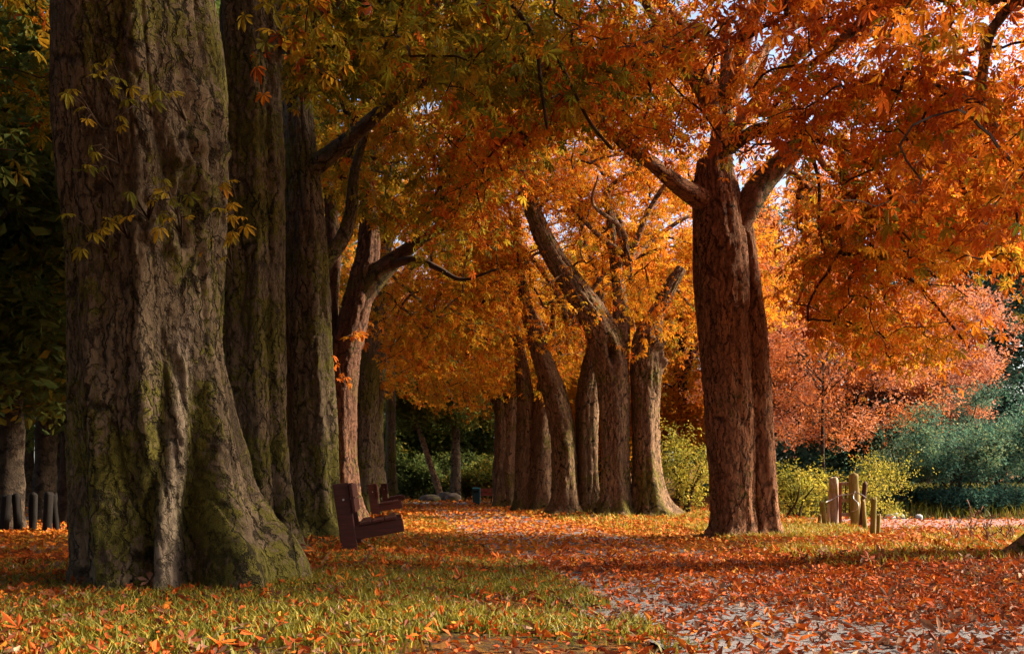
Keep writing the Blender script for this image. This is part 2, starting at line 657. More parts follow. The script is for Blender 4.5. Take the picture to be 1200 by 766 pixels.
def cross_ribbon(name, xs, y0, y1, mat, zoff, ny=24, **k):
    v = []
    for x in xs:
        w = 0.25 * float(fbm(x / 1.6, 3.1, 0.0, 31, 3))
        for y in np.linspace(y0(x) + w, y1(x) + w * .6, ny):
            v.append((x, y))
    v = np.array(v)
    v = np.c_[v, ground_z(v[:, 0], v[:, 1]) + zoff]
    n = len(xs)
    i = (np.arange(n - 1)[:, None] * ny + np.arange(ny - 1)[None, :])
    q = np.stack([i, i + ny, i + ny + 1, i + 1], -1).reshape(-1, 4)
    return link(name, mesh_from(name, v, q, 4, mat, smooth_shade=True), **k)


cross_ribbon("riverside_track", np.arange(7.4, 40, 0.3), lambda x: 19.4 - (x - 8) * .03, lambda x: 25.0 - (x - 8) * .02, M['track'], 0.02, kind="structure")
cross_ribbon("side_lane", np.arange(-40, -8.6, 0.3), lambda x: 24.0, lambda x: 28.5, M['lane'], 0.02, kind="structure")
wx, wy = np.array([7.5, 60]), np.array([24.6, 33.2])
link("stream_water", mesh_from("stream_water", [(wx[0], wy[0], -.09), (wx[1], wy[0] - 1, -.09), (wx[1], wy[1] - 1, -.09), (wx[0], wy[1], -.09)], [0, 1, 2, 3], 4, M['water']), kind="structure")

# ------------------------------------------------------------------ leaves


def palmate(n=5, rich=False, droop=0.55, seed=0):
    """Horse-chestnut leaf, unit size: leaflets radiate from the origin, long one along +x."""
    r = random.Random(seed)
    v, f = [], []
    for i in range(n):
        t = (i / (n - 1) - 0.5) * math.radians(236) + r.uniform(-.1, .1)
        L = 0.55 * (1.0 - 0.42 * abs(i / (n - 1) - 0.5) * 2) * r.uniform(.9, 1.1)
        W = L * (0.19 if n < 7 else .17) * r.uniform(.9, 1.15)
        ct, st = math.cos(t), math.sin(t)
        dr = droop * r.uniform(.7, 1.3)

        def pt(u, w, up=0.0):
            return (u * ct - w * st, u * st + w * ct, -dr * u * u * 1.6 + up)
        b = len(v)
        if rich:
            v += [pt(0.02, 0), pt(L * .35, W * .55, .012), pt(L * .68, W, .02), pt(L * .9, W * .55, .0), pt(L, 0, -.01),
                  pt(L * .9, -W * .55, .0), pt(L * .68, -W, .02), pt(L * .35, -W * .55, .012), pt(L * .35, 0, -.012), pt(L * .7, 0, -.018)]
            f += [(b, b + 8, b + 1), (b, b + 7, b + 8), (b + 1, b + 8, b + 9, b + 2), (b + 7, b + 6, b + 9, b + 8),
                  (b + 2, b + 9, b + 3), (b + 6, b + 5, b + 9), (b + 3, b + 9, b + 4), (b + 5, b + 4, b + 9)]
        else:
            v += [pt(0.02, 0), pt(L * .66, W, .02), pt(L, 0), pt(L * .66, -W, .02)]
            f += [(b, b + 2, b + 1), (b, b + 3, b + 2)]
    if rich:     # stalk
        b = len(v)
        v += [(0, .006, 0), (0, -.006, 0), (-.32, -.005, .10), (-.32, .005, .10)]
        f += [(b, b + 1, b + 2, b + 3)]
    return np.array(v), f


def simple_leaf(seed=0, w=.24):
    """Single leaf blade, two faces folded on the midrib."""
    return np.array([(0, 0, 0), (.55, w, .05), (1, 0, -.05), (.5, -w, .05)]), [(0, 2, 1), (0, 3, 2)]


def spray_tmpl(n, seed):
    """A small fan of single blades round a point, for shrubs and far trees."""
    r = random.Random(seed)
    V, Fc = [], []
    for i in range(n):
        a, b = r.uniform(0, 6.28), r.uniform(-.7, .6)
        d = Vector((math.cos(a) * math.cos(b), math.sin(a) * math.cos(b), math.sin(b)))
        s = d.cross(Vector((r.uniform(-.4, .4), r.uniform(-.4, .4), 1))).normalized()
        u = d.cross(s)
        o = d * r.uniform(.05, .5)
        L = r.uniform(.35, .55)
        k = len(V)
        V += [tuple(o), tuple(o + d * L * .55 + s * L * .27 + u * .04), tuple(o + d * L), tuple(o + d * L * .5 - s * L * .27 + u * .04)]
        Fc += [(k, k + 2, k + 1), (k, k + 3, k + 2)]
    return np.array(V), Fc


def frames(xdir, up):
    x = xdir / (np.linalg.norm(xdir, axis=1)[:, None] + 1e-9)
    y = np.cross(up, x)
    y /= np.linalg.norm(y, axis=1)[:, None] + 1e-9
    z = np.cross(x, y)
    return np.stack([x, y, z], -1)         # columns


def scatter_mesh(name, tmpls, pos, R, scale, tint, mat):
    """One mesh of template copies (templates of triangles)."""
    Vs, Fs, Ts, base = [], [], [], 0
    pick = rng.integers(0, len(tmpls), len(pos))
    for k, (tv, tf) in enumerate(tmpls):
        m = np.where(pick == k)[0]
        if not len(m):
            continue
        v = pos[m][:, None, :] + scale[m][:, None, None] * np.einsum('nij,kj->nki', R[m], tv)
        fa = np.array(tf)
        fl = (np.arange(len(m))[:, None, None] * len(tv) + fa[None]) + base
        Vs.append(v.reshape(-1, 3))
        Fs.append(fl.reshape(-1, fa.shape[1]))
        Ts.append(np.repeat(tint[m], len(tf)))
        base += len(m) * len(tv)
    return mesh_from(name, np.concatenate(Vs), np.concatenate(Fs), Fs[0].shape[1], mat, {"tint": ('FACE', np.concatenate(Ts))})


PALM = [palmate(5, False, d, s) for d, s in ((.35, 1), (.7, 2), (1.0, 3), (.5, 4))]
PALM_FLAT = [palmate(5, False, d, s) for d, s in ((-.5, 21), (.25, 22), (-.9, 23), (.1, 24))]
RICH = []
for d, s in ((.35, 11), (.7, 12), (1.0, 13), (.55, 14)):
    v_, f_ = palmate(7 if s % 2 else 6, True, d, s)
    RICH.append(mesh_from("chestnut_leaf", v_, [i for q in f_ for i in q], np.array([len(q) for q in f_], np.int32), M['leaf_single']))
SPRAY = [spray_tmpl(6, s) for s in range(4)]

# ------------------------------------------------------------------ trunks


def stem(spec, d, seed, bark=0.02, cell=0.12, ds=0.03, lobes=None, nlobe=6, flare=0.40, bumps=(), dd=0.0, moss0=0.3, base=True, twist=0.25, top_close=True):
    """Fluted, barked stem from photo outline rows (px, py, half width px) at depth d. Returns v, quads, attrs."""
    r_ = np.random.default_rng(seed)
    ctl = []
    for q in spec:
        p = P(q[0], q[1], d)
        extra = q[3] if len(q) > 3 else 0.0
        ctl.append([p[0], p[1] + dd + extra, p[2], q[2] / F * d])
    ctl = np.array(ctl)
    if base:
        g = float(ground_z(ctl[0, 0], ctl[0, 1]))
        ctl[0, 2] = g
        ctl = np.vstack([[ctl[0, 0], ctl[0, 1], g - 0.3, ctl[0, 3] * 1.12], ctl])
    L = np.sum(np.linalg.norm(np.diff(ctl[:, :3], axis=0), axis=1))
    nr = max(12, int(L / ds))
    cv = catmull(ctl, nr)
    rad = np.maximum(cv[:, 3], 0.02)
    t = np.gradient(cv[:, :3], axis=0)
    t /= np.linalg.norm(t, axis=1)[:, None]
    u = np.cross(np.array([0., 1., 0.]), t)
    u /= np.linalg.norm(u, axis=1)[:, None]
    w = np.cross(t, u)
    nc = int(max(14, 2 * math.pi * np.median(rad) / ds))
    th = math.pi / 2 + np.arange(nc) / nc * 2 * math.pi      # seam on the side away from the path's near end
    s = np.linspace(0, L, nr)
    TH, S = np.meshgrid(th, s)
    Rm = rad[:, None] * np.ones_like(TH)
    H = np.clip(S - (0.3 if base else 0), 0, None)
    dec = np.exp(-H / (rad.mean() * 1.6 + .25)) if base else 0 * H
    if lobes is None:
        lobes = []
        for k in range(nlobe):
            a = (k + r_.uniform(-.3, .3)) / nlobe * 360
            lobes.append((a, a + r_.uniform(-25, 25), r_.uniform(14, 26), r_.uniform(.6, 1.3) * flare, r_.uniform(.02, .09)))
    mod = np.zeros_like(TH)
    for a0, a1, wd, am0, am1 in lobes:
        a = np.radians(a1 + (a0 - a1) * np.exp(-H / 1.1))
        dl = np.angle(np.exp(1j * (TH - a)))
        mod += np.exp(-(dl / np.radians(wd)) ** 2) * (am0 * dec + am1)
    mod -= mod.mean(axis=1, keepdims=True)
    # irregular, non-circular section
    cx, sx = np.cos(TH), np.sin(TH)
    mod += 0.09 * fbm(cx * 1.2 + seed, sx * 1.2, S * .5, seed + 5, 2) + 0.04 * fbm(cx * 3, sx * 3, S * 1.0, seed + 8, 2)
    Rm = Rm * (1 + mod + base * flare * .9 * np.exp(-H / .22))
    circ = 2 * math.pi * np.median(rad)
    n = max(7, int(circ / (cell * .72)))
    kf = circ / 6.283 / .16
    wu = fbm(cx * kf * .5, sx * kf * .5, S * 2.2, seed + 1, 3)
    wv = fbm(cx * kf * .8, sx * kf * .8, S * 1.8, seed + 2, 3)
    U = (TH / (2 * math.pi) + twist * S * 0.06) * n + wu * 1.1
    Vv = S / (cell * 4.2) + wv * 0.9
    f1, f2, cid = voronoi(U, Vv, n, seed)
    crack = 1 - smooth(0.02, 0.17, f2 - f1)
    f1b, f2b, cidb = voronoi(U * 2.0 + .3 + wv, Vv * 2.6, n * 2, seed + 77)
    crack2 = 1 - smooth(0.0, 0.20, f2b - f1b)
    fis = 1 - smooth(0.0, 0.13, np.abs(fbm(cx * kf * .75 + .2 * wu, sx * kf * .75, S * .62 + .3 * wv, seed + 14, 2)))
    strength = 0.45 + 0.55 * smooth(-.3, .35, fbm(cx * kf * .3, sx * kf * .3, S * .7, seed + 4, 2))
    disp = bark * strength * (-.9 * crack + .7 * (cid - .5) - 0.35 * crack2 + 0.45 * (cidb - .5)) - bark * 1.2 * fis + bark * 0.35 * fbm(cx * kf * 2.2, sx * kf * 2.2, S * 3, seed + 3, 3)
    crack = np.maximum(crack, fis)
    pale_a = np.zeros_like(TH)
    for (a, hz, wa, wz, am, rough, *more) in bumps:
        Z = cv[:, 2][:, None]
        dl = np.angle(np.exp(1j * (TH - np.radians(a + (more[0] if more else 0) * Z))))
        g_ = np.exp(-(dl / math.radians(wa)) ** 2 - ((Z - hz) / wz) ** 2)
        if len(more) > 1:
            pale_a = np.maximum(pale_a, np.clip(g_ * 1.5 - .35 + .35 * fbm(cx * 6, sx * 6, S * 1.5, seed + 44, 3), 0, 1) * more[1])
        if am < -.25:
            crack = np.maximum(crack, np.clip(g_ * 2.4, 0, 1) / strength)
        disp = disp + g_ * (am + rough * fbm(cx * 7, sx * 7, S * 5.0, seed + 40, 3))
    Rm = Rm + disp
    if top_close:
        Rm[-1] *= 0.15
    v = cv[:, None, :3] + Rm[..., None] * (np.cos(TH)[..., None] * u[:, None, :] + np.sin(TH)[..., None] * w[:, None, :])
    i = np.arange(nr - 1)[:, None] * nc
    j = np.arange(nc)[None, :]
    k = (j + 1) % nc
    q = np.stack([i + j, i + k, i + nc + k, i + nc + j], -1).reshape(-1, 4)
    moss = moss0 + 0.30 * np.exp(-H / .7) * base + 0.10 * cid - 0.05
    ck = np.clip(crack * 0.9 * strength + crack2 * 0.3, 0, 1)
    arc = (TH - math.pi / 2) * np.median(rad) + seed * 3.7
    return v.reshape(-1, 3), q, moss.ravel(), ck.ravel(), (cv, rad), arc.ravel(), S.ravel(), pale_a.ravel()


def trunk_object(parent, stems, mat, name="trunk", origin=(0, 0, 0)):
    V, Q, Mo, Ck, Ar, Ri, Ba, b = [], [], [], [], [], [], [], 0
    for v, q, mo, ck, _, ar, ri, ba in stems:
        Ba.append(ba)
        Ar.append(ar)
        Ri.append(ri)
        V.append(v - np.array(origin))
        Q.append(q + b)
        Mo.append(mo)
        Ck.append(ck)
        b += len(v)
    me = mesh_from(name, np.concatenate(V), np.concatenate(Q), 4, mat,
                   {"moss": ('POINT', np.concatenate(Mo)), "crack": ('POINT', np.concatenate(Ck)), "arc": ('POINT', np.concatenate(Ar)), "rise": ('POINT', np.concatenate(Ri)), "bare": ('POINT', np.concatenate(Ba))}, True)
    return link(name, me, parent)


# ------------------------------------------------------------------ crowns
YLOW_NEAR = np.array([(-400, 640), (80, 640), (100, -60), (330, -60), (342, 235), (400, 262), (440, 285), (500, 318), (560, 300), (596, 215), (640, 185), (720, 180), (790, 200),
                 (812, 205), (918, 205), (935, 400), (1000, 455), (1090, 455), (1140, 455), (1200, 390), (1700, 380)], float)
YLOW_MID = np.array([(-400, 640), (80, 640), (100, -60), (330, -60), (342, 300), (440, 440), (470, 475), (590, 480), (606, 260), (640, 250), (700, 335), (790, 395), (1200, 560), (1700, 560)], float)
YLOW_FAR = np.array([(-400, 600), (440, 470), (470, 485), (600, 500), (640, 505), (800, 540), (830, 560), (1000, 600), (2000, 600)], float)
ALL_LEAVES = []       # (tree, pos, R, scale, tint)


def clear_view(p, far):
    """True when a leaf cluster at p does not hang in front of what the avenue leaves open to view."""
    d = p[1]
    if d < 1.5:
        return True
    px, py = 600 + p[0] / d * F, HORIZON - (p[2] - CAM_Z) / d * F
    fuzz = abs(random.gauss(0, 22)) - 8
    if d < 16.2 and 335 < px < 640:
        return py < 120 - fuzz
    if 25.5 < d and not far and 600 < px < 800 and 230 < py < 430 and random.random() < .34:
        return noise3(p[0] / .8, p[1] / .8, p[2] / .8, 5) > 0.0
    t = YLOW_FAR if far else YLOW_MID if d > 25.5 else YLOW_NEAR
    return py < np.interp(px, t[:, 0], t[:, 1]) - 0.2 / d * F - fuzz


def grow_crown(parent, origin, seeds, center, radii, n, zmin, seed, far=False, leaves_per=15, leaf=0.30, tint=(.5, .2), droop=0.5, r_tip=0.0075,
               leaf_kind='palm', mat='leaf', limb_mat=None, check=True, spread=0.42, gather=True, twig_sides=3, limbs_out=True, hole=-.2):
    """Branches attached outward from seed nodes to points in the crown volume; leaves round the branch ends."""
    r_ = np.random.default_rng(seed)
    nodes = [np.array(p, float) for p in seeds]
    par = [-1] * len(nodes)
    N = np.array(nodes)
    tg = []
    tries = 0
    c = np.array(center)
    while len(tg) < n and tries < n * 40:
        tries += 1
        q = r_.normal(size=3)
        q /= np.linalg.norm(q)
        q *= r_.uniform(0.25, 1.0) ** 0.5
        p = c + q * np.array(radii) * (1 + .35 * noise3(q[0] * 2.5 / np.linalg.norm(q), q[1] * 2.5, q[2] * 2.5 / np.linalg.norm(q), seed + 3))
        if p[2] < zmin:
            continue
        if noise3(p[0] / 1.5, p[1] / 1.5, p[2] / 0.75, seed) < hole:
            continue
        if check and not clear_view(p, far):
            continue
        tg.append(p)
    tg = np.array(tg)
    order = np.argsort(np.linalg.norm(tg - N.mean(axis=0), axis=1))
    cap = np.zeros((len(N) + 5 * n, 3))
    cap[:len(N)] = N
    cnt = len(N)
    chains = []
    LP, LD = [], []
    for t_ in order:
        p = tg[t_]
        dv = cap[:cnt] - p
        dist = np.sqrt((dv ** 2).sum(1)) + 0.35 * np.clip(dv[:, 2], 0, None) * 0 + 0.5 * np.clip(-dv[:, 2] - 1.0, 0, None)
        i = int(np.argmin(dist))
        a = cap[i]
        e = p - a
        L = np.linalg.norm(e)
        ctrl = a + e * 0.5 + np.array([0, 0, 0.18 * L]) + r_.normal(size=3) * 0.09 * L
        ch = [i]
        for u in (.25, .5, .75, 1.0):
            x = (1 - u) ** 2 * a + 2 * u * (1 - u) * ctrl + u * u * p
            if u < 1:
                x = x + r_.normal(size=3) * 0.03 * L
            cap[cnt] = x
            par.append(ch[-1])
            ch.append(cnt)
            cnt += 1
        chains.append(ch)
        k = max(3, int(r_.normal(leaves_per, leaves_per * .3) * (1.45 if leaf_kind == 'palm' else 1.0)))
        dirn = e / (L + 1e-6)
        back = r_.uniform(0, 1, k) ** 1.4
        q = p[None, :] - dirn[None, :] * (back * min(L, 0.9))[:, None] + r_.normal(size=(k, 3)) * np.array([spread, spread, spread * .62]) * 0.62
        LP.append(q)
        dd_ = (q - p) * .8 + dirn * 0.4 + r_.normal(size=(k, 3)) * .45
        LD.append(dd_)
    # pipe-model radii
    load = np.zeros(cnt)
    for ch in chains:
        load[ch[-1]] += 1
    for i in range(cnt - 1, -1, -1):
        if par[i] >= 0:
            load[par[i]] += load[i]
    rad = r_tip * np.maximum(load, 1) ** 0.47
    twigs, big = MB(), []
    o = np.array(origin)
    for ch in chains:
        rr = rad[ch].copy()
        rr[0] = min(rr[0], rr[1] * 1.15)
        pts = cap[ch] - o
        if rr[1] > 0.026 and limbs_out:
            b = MB()
            cc = catmull(np.c_[pts, rr], 9)
            b.tube(cc[:, :3], np.maximum(cc[:, 3], .004), 7)
            big.append((rr[1], b))
        else:
            twigs.tube(pts, np.maximum(rr, .006), twig_sides, cap=False)
    big.sort(key=lambda q: -q[0])
    for _, b in big[:40]:
        b.build("limb", limb_mat or M['twig'], parent, True)
    for _, b in big[40:]:
        twigs.f.extend([i + twigs.n for i in b.f])
        twigs.sz.extend(b.sz)
        twigs.v.extend(b.v)
        twigs.n += b.n
    if twigs.n:
        twigs.build("twigs", M['twig'], parent, kind="stuff")
    LP, LD = np.concatenate(LP), np.concatenate(LD)
    m = len(LP)
    leaf = leaf * (.80 if leaf_kind == 'palm' else 1.0)
    LD[:, 2] = LD[:, 2] * .4 - droop * r_.uniform(.2, 1.3, m) * np.linalg.norm(LD[:, :2], axis=1)
    up = np.array([0, 0, 1.0]) + r_.normal(size=(m, 3)) * .45
    R = frames(LD, up)
    sc = leaf * r_.uniform(.65, 1.25, m)
    clump = noise3(LP[:, 0] / 1.4, LP[:, 1] / 1.4, LP[:, 2] / 1.0, seed + 9)
    ti = np.clip(tint[0] + clump * tint[1] * 1.1 + r_.normal(size=m) * tint[1] * .8, 0, 1)
    odd = r_.uniform(size=m)
    ti = np.where(odd < .07, r_.uniform(0, .25, m), np.where(odd > .93, r_.uniform(.8, 1, m), ti)) if leaf_kind == 'palm' else ti
    if gather:
        ALL_LEAVES.append([parent, o, LP, R, sc, ti, mat])
    else:
        me = scatter_mesh("crown", PALM if leaf_kind == 'palm' else SPRAY, LP - o, R, sc * (1 if leaf_kind == 'palm' else 1.2), ti, M[mat])
        link("crown", me, parent, kind="stuff")


def limb(parent, origin, spec, d, mat, seed, sides_ds=0.04, bark=0.010):
    """Hand-placed limb from outline rows (px, py, half width px, extra depth)."""
    st = stem(spec, d, seed, bark=bark, cell=0.08, ds=sides_ds, nlobe=3, flare=0, base=False, moss0=.35)
    trunk_object(parent, [st], mat, "limb", origin)
    cv, rad = st[4]
    return cv[:, :3]


def seeds_along(cv, k, lo=0.35):
    i = np.linspace(int(len(cv) * lo), len(cv) - 1, k).astype(int)
    return [cv[j] for j in i]


def auto_limbs(parent, origin, top, rad, count, reach, seed, mat, rise=2.2, az0=0.0, az1=6.283, drop=1.0):
    """Main limbs leaving the trunk top all round; each its own part."""
    r_ = np.random.default_rng(seed)
    out = []
    for k in range(count):
        a = az0 + (az1 - az0) * (k + r_.uniform(.2, .8)) / count
        L = reach * r_.uniform(.75, 1.15)
        h = rise * r_.uniform(.5, 1.4)
        p0 = np.array(top) - np.array([0, 0, drop * r_.uniform(0, 1)])
        dirv = np.array([math.cos(a), math.sin(a), 0])
        pts = [p0, p0 + dirv * L * .3 + np.array([0, 0, h * .55]), p0 + dirv * L * .65 + np.array([0, 0, h * .95]) + r_.normal(size=3) * .25,
               p0 + dirv * L + np.array([0, 0, h * 1.0]) + r_.normal(size=3) * .3]
        c = catmull(np.c_[np.array(pts), [rad, rad * .7, rad * .45, rad * .2]], 14)
        b = MB()
        b.tube(c[:, :3] - np.array(origin), c[:, 3], 9)
        b.build("limb", mat, parent, True)
        out += seeds_along(c[:, :3], 6, .25)
    return out


def avenue_tree(px, d, label, py=None):
    p = P(px, HORIZON + CAM_Z * F / d, d)
    z = float(ground_z(p[0], p[1]))
    loc = (float(p[0]), float(p[1]), z)
    return empty("chestnut_tree", loc, label, "tree", "old chestnut trees lining the avenue"), np.array(loc)


OL, BR, MI = M['bark_olive'], M['bark_brown'], M['bark_mid']

# --- huge near tree on the left
T, O = avenue_tree(219, 8.66, "huge mossy chestnut tree with buttressed trunk, nearest in the row behind the benches")
l1 = stem([(219, 695, 122), (208, 640, 110), (198, 600, 101), (191, 550, 96), (184, 500, 91), (178, 450, 86), (173, 400, 83), (173, 300, 87), (171, 200, 93),
           (166, 100, 95), (160, 0, 92), (152, -150, 88), (138, -320, 84), (140, -480, 60)], 8.66, 101, bark=0.024, cell=0.135, ds=0.014, flare=.06,
          lobes=[(-46, -22, 13, .34, .10), (-5, 5, 20, .28, .02), (-84, -74, 8, .16, .10), (-108, -118, 13, .28, .05), (-150, -150, 18, .24, .06), (-195, -190, 20, .2, .04),
                 (60, 60, 22, .2, .05), (110, 110, 25, .2, .04)],
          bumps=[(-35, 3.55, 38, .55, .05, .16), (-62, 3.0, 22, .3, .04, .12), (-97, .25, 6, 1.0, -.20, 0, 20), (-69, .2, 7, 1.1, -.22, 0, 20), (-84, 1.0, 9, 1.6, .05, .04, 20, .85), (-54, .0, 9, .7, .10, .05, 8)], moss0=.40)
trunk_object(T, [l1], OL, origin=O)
L1_CV = l1[4][0]
sd = auto_limbs(T, O, P(140, -440, 8.66), .3, 7, 3.6, 1, OL, rise=2.6)
grow_crown(T, O, sd, (-3.2, 8.8, 9.6), (4.8, 4.6, 3.2), 420, 6.6, 201, tint=(.2, .16), limb_mat=OL)
L1_TREE, L1_O = T, O

# --- second left tree: straight, double-fluted
T, O = avenue_tree(307, 12.6, "tall straight chestnut tree with olive fluted trunk half hidden by the huge buttressed one")
s1 = stem([(312, 652, 42), (308, 600, 36), (303, 500, 36), (300, 400, 36), (299, 250, 36), (297, 100, 35), (295, 0, 35), (292, -120, 30), (290, -250, 22)], 12.6, 102, bark=0.022, cell=.12, ds=.022,
          lobes=[(-20, -25, 20, .25, .10), (-75, -75, 14, .2, .12), (-120, -125, 18, .25, .12), (170, 170, 25, .2, .05), (90, 90, 25, .2, .05), (-48, -48, 7, -.1, -.10)], moss0=.46)
trunk_object(T, [s1], OL, origin=O)
sd = auto_limbs(T, O, P(290, -200, 12.6), .2, 6, 3.4, 2, OL)
c1 = limb(T, O, [(318, 20, 12), (345, 55, 11, -.1), (375, 25, 10, -.2), (410, 0, 8, -.3), (470, -60, 5, -.6)], 12.6, OL, 502)
sd += seeds_along(c1, 6)
for k_, tw_ in enumerate(([(560, -40, 4), (600, 10, 3.2), (626, 55, 2.6), (633, 110, 2.2), (640, 165, 1.2)], [(650, 60, 2.6), (672, 110, 2), (690, 150, 1.6), (715, 185, 1)])):
    limb(T, O, [(a_, b_, c_, -.1 * i_) for i_, (a_, b_, c_) in enumerate(tw_)], 12.6, M['twig'], 540 + k_, bark=.001)
grow_crown(T, O, sd, (-2.4, 12.4, 7.6), (5.0, 4.4, 3.0), 640, 4.3, 202, tint=(.13, .16), limb_mat=OL)

# --- third left tree with the long arching limb
T, O = avenue_tree(368, 17.0, "chestnut tree with one long limb arching over the path, directly behind the nearest bench")
s1 = stem([(371, 632, 34), (368, 590, 29), (366, 500, 29), (362, 400, 27), (359, 300, 26), (354, 220, 23), (347, 120, 19), (342, 0, 16), (338, -140, 11)], 17.0, 103, bark=0.026, cell=.13, ds=.026, moss0=.42, nlobe=7)
trunk_object(T, [s1], OL, origin=O)
sd = []
c1 = limb(T, O, [(352, 225, 14), (366, 200, 12, -.1), (398, 182, 10, -.3), (436, 160, 8, -.6), (478, 135, 6, -.9), (530, 120, 4, -1.2), (590, 112, 2.5, -1.4)], 17.0, OL, 503)
sd += seeds_along(c1, 8, .3)
c1 = limb(T, O, [(347, 110, 12), (370, 95, 9), (405, 88, 7, -.4), (450, 82, 5, -.8), (510, 60, 3, -1)], 17.0, OL, 504)
sd += seeds_along(c1, 6)
c1 = limb(T, O, [(343, 20, 10), (365, -20, 8), (400, -60, 6), (450, -90, 4)], 17.0, OL, 505)
sd += seeds_along(c1, 6)
c1 = limb(T, O, [(362, 330, 14), (380, 300, 11, .2), (395, 275, 9, .4), (405, 240, 8, .5), (410, 190, 6, .5), (425, 140, 4, .5)], 17.0, OL, 506)
sd += seeds_along(c1, 5, .5)
sd += auto_limbs(T, O, P(340, -80, 17), .14, 6, 3.4, 3, OL)
grow_crown(T, O, sd, (-2.2, 16.8, 7.2), (5.2, 4.4, 4.0), 520, 3.6, 203, tint=(.14, .16), limb_mat=OL)

# --- fourth left tree, reddish, forked
T, O = avenue_tree(404, 22.5, "forked reddish chestnut tree with orange leaf tufts on its trunk, behind the middle bench")
s1 = stem([(405, 612, 25), (402, 570, 20), (401, 500, 18), (403, 440, 18), (412, 385, 18), (424, 335, 17), (432, 290, 14), (432, 240, 10), (428, 170, 6)], 22.5, 104, bark=0.026, cell=.13, ds=.03, moss0=.24)
s2 = stem([(393, 470, 12), (386, 400, 11), (383, 350, 11), (388, 300, 10), (386, 250, 8), (380, 190, 5)], 22.5, 114, bark=0.024, cell=.12, ds=.04, base=False, moss0=.2, dd=.25)
trunk_object(T, [s1, s2], M['bark_red'], origin=O)
sd = []
c1 = limb(T, O, [(420, 350, 15), (442, 325, 13, -.1), (466, 305, 10, -.2), (500, 285, 6, -.5), (535, 272, 4, -.6)], 22.5, M['bark_red'], 507)
sd += seeds_along(c1, 6, .4)
c1 = limb(T, O, [(458, 312, 6, -.2), (492, 311, 4, -.6), (518, 324, 3, -.8), (545, 338, 2, -1), (585, 328, 1.2, -1.2)], 22.5, M['twig'], 508)
sd += seeds_along(c1, 5)
sd += seeds_along(s1[4][0][:, :3], 4, .85) + seeds_along(s2[4][0][:, :3], 3, .7)
sd += auto_limbs(T, O, P(428, 190, 22.5), .12, 6, 3.6, 4, MI)
grow_crown(T, O, sd, (-2.2, 22.3, 7.4), (5.0, 4.4, 4.2), 560, 3.3, 204, tint=(.26, .17), limb_mat=BR)
L4_TREE, L4_O = T, O

# --- farther left trees
for (px, d, rows, lab, mt, sdn) in (
    (426, 29.0, [(426, 605, 18), (428, 560, 15), (430, 480, 13), (433, 420, 13), (440, 365, 10), (447, 310, 8), (450, 230, 5)], "mossy green chestnut tree between the forked reddish one and the farthest bench", OL, 5),
    (443, 37.0, [(443, 597, 13), (441, 560, 10), (440, 500, 9), (444, 440, 8), (450, 380, 6), (452, 320, 4)], "slim olive chestnut tree past the farthest bench at the far end of its row", OL, 6),
    (459, 47.0, [(459, 590, 8), (458, 550, 6), (458, 500, 6), (458, 440, 5), (460, 380, 4)], "thin straight chestnut tree standing on the lawn strip at the end of the path", OL, 7)):
    T, O = avenue_tree(px, d, lab)
    s1 = stem(rows, d, 100 + sdn, bark=.022, cell=.13, ds=.05, moss0=.45)
    trunk_object(T, [s1], mt, origin=O)
    sd = seeds_along(s1[4][0][:, :3], 4, .8) + auto_limbs(T, O, s1[4][0][-1, :3], .12, 7, 4.0, sdn, mt, drop=2.0)
    grow_crown(T, O, sd, (O[0] + 1.2, d, 7.6), (4.8, 4.6, 4.4), 430, 3.3, 200 + sdn, far=d > 30, tint=(.42, .13), leaf=.33, leaves_per=14, limb_mat=mt)

# --- right row: tree just out of frame at the right edge
T, O = avenue_tree(1291, 11.7, "dark chestnut trunk showing only its root flare at the edge of the riverside grass")
s1 = stem([(1291, 648, 88), (1292, 610, 68), (1293, 540, 60), (1294, 400, 56), (1294, 200, 54), (1290, 0, 50), (1285, -120, 40)], 11.7, 120, bark=.024, cell=.13, ds=.03, moss0=.2)
trunk_object(T, [s1], MI, origin=O)
sd = auto_limbs(T, O, P(1286, -90, 11.7), .24, 9, 4.0, 20, MI, rise=1.6, drop=1.6)
grow_crown(T, O, sd, (5.8, 11.6, 7.0), (5.2, 4.4, 3.2), 620, 3.0, 220, tint=(.66, .18), limb_mat=MI, hole=-.05)

# --- main right tree: twin stems, red-brown
T, O = avenue_tree(868, 17.0, "red-brown twin-stemmed chestnut tree standing alone between the path and the wooden gate")
s1 = stem([(860, 632, 30), (860, 600, 26), (855, 500, 28), (848, 400, 29), (844, 330, 31), (842, 260, 29), (838, 215, 25), (836, 185, 18)], 17.0, 121, bark=.028, cell=.115, ds=.024, moss0=.05, flare=.30,
          bumps=[(-80, 5.0, 30, .25, .05, .1)])
s2 = stem([(897, 632, 22), (896, 600, 18), (891, 500, 17), (886, 400, 15), (879, 320, 13), (872, 260, 12), (868, 225, 10)], 17.0, 122, bark=.026, cell=.11, ds=.024, moss0=.08, dd=.1, flare=.26)
trunk_object(T, [s1, s2], BR, origin=O)
sd = []
c1 = limb(T, O, [(845, 240, 14), (818, 236, 13, -.2), (790, 228, 10, -.5), (760, 212, 8, -.8), (725, 196, 7, -1.1), (690, 170, 4, -1.4)], 17.0, BR, 521)
sd += seeds_along(c1, 6)
c1 = limb(T, O, [(866, 270, 12), (880, 235, 15), (898, 208, 14), (925, 182, 12, -.1), (955, 150, 9, -.2), (1000, 120, 6, -.4), (1060, 110, 4, -.6)], 17.0, BR, 522)
sd += seeds_along(c1, 7, .45)
c1 = limb(T, O, [(838, 225, 20), (842, 190, 16), (846, 150, 12), (852, 90, 9), (850, 20, 7)], 17.0, BR, 523)
sd += seeds_along(c1, 5, .4)
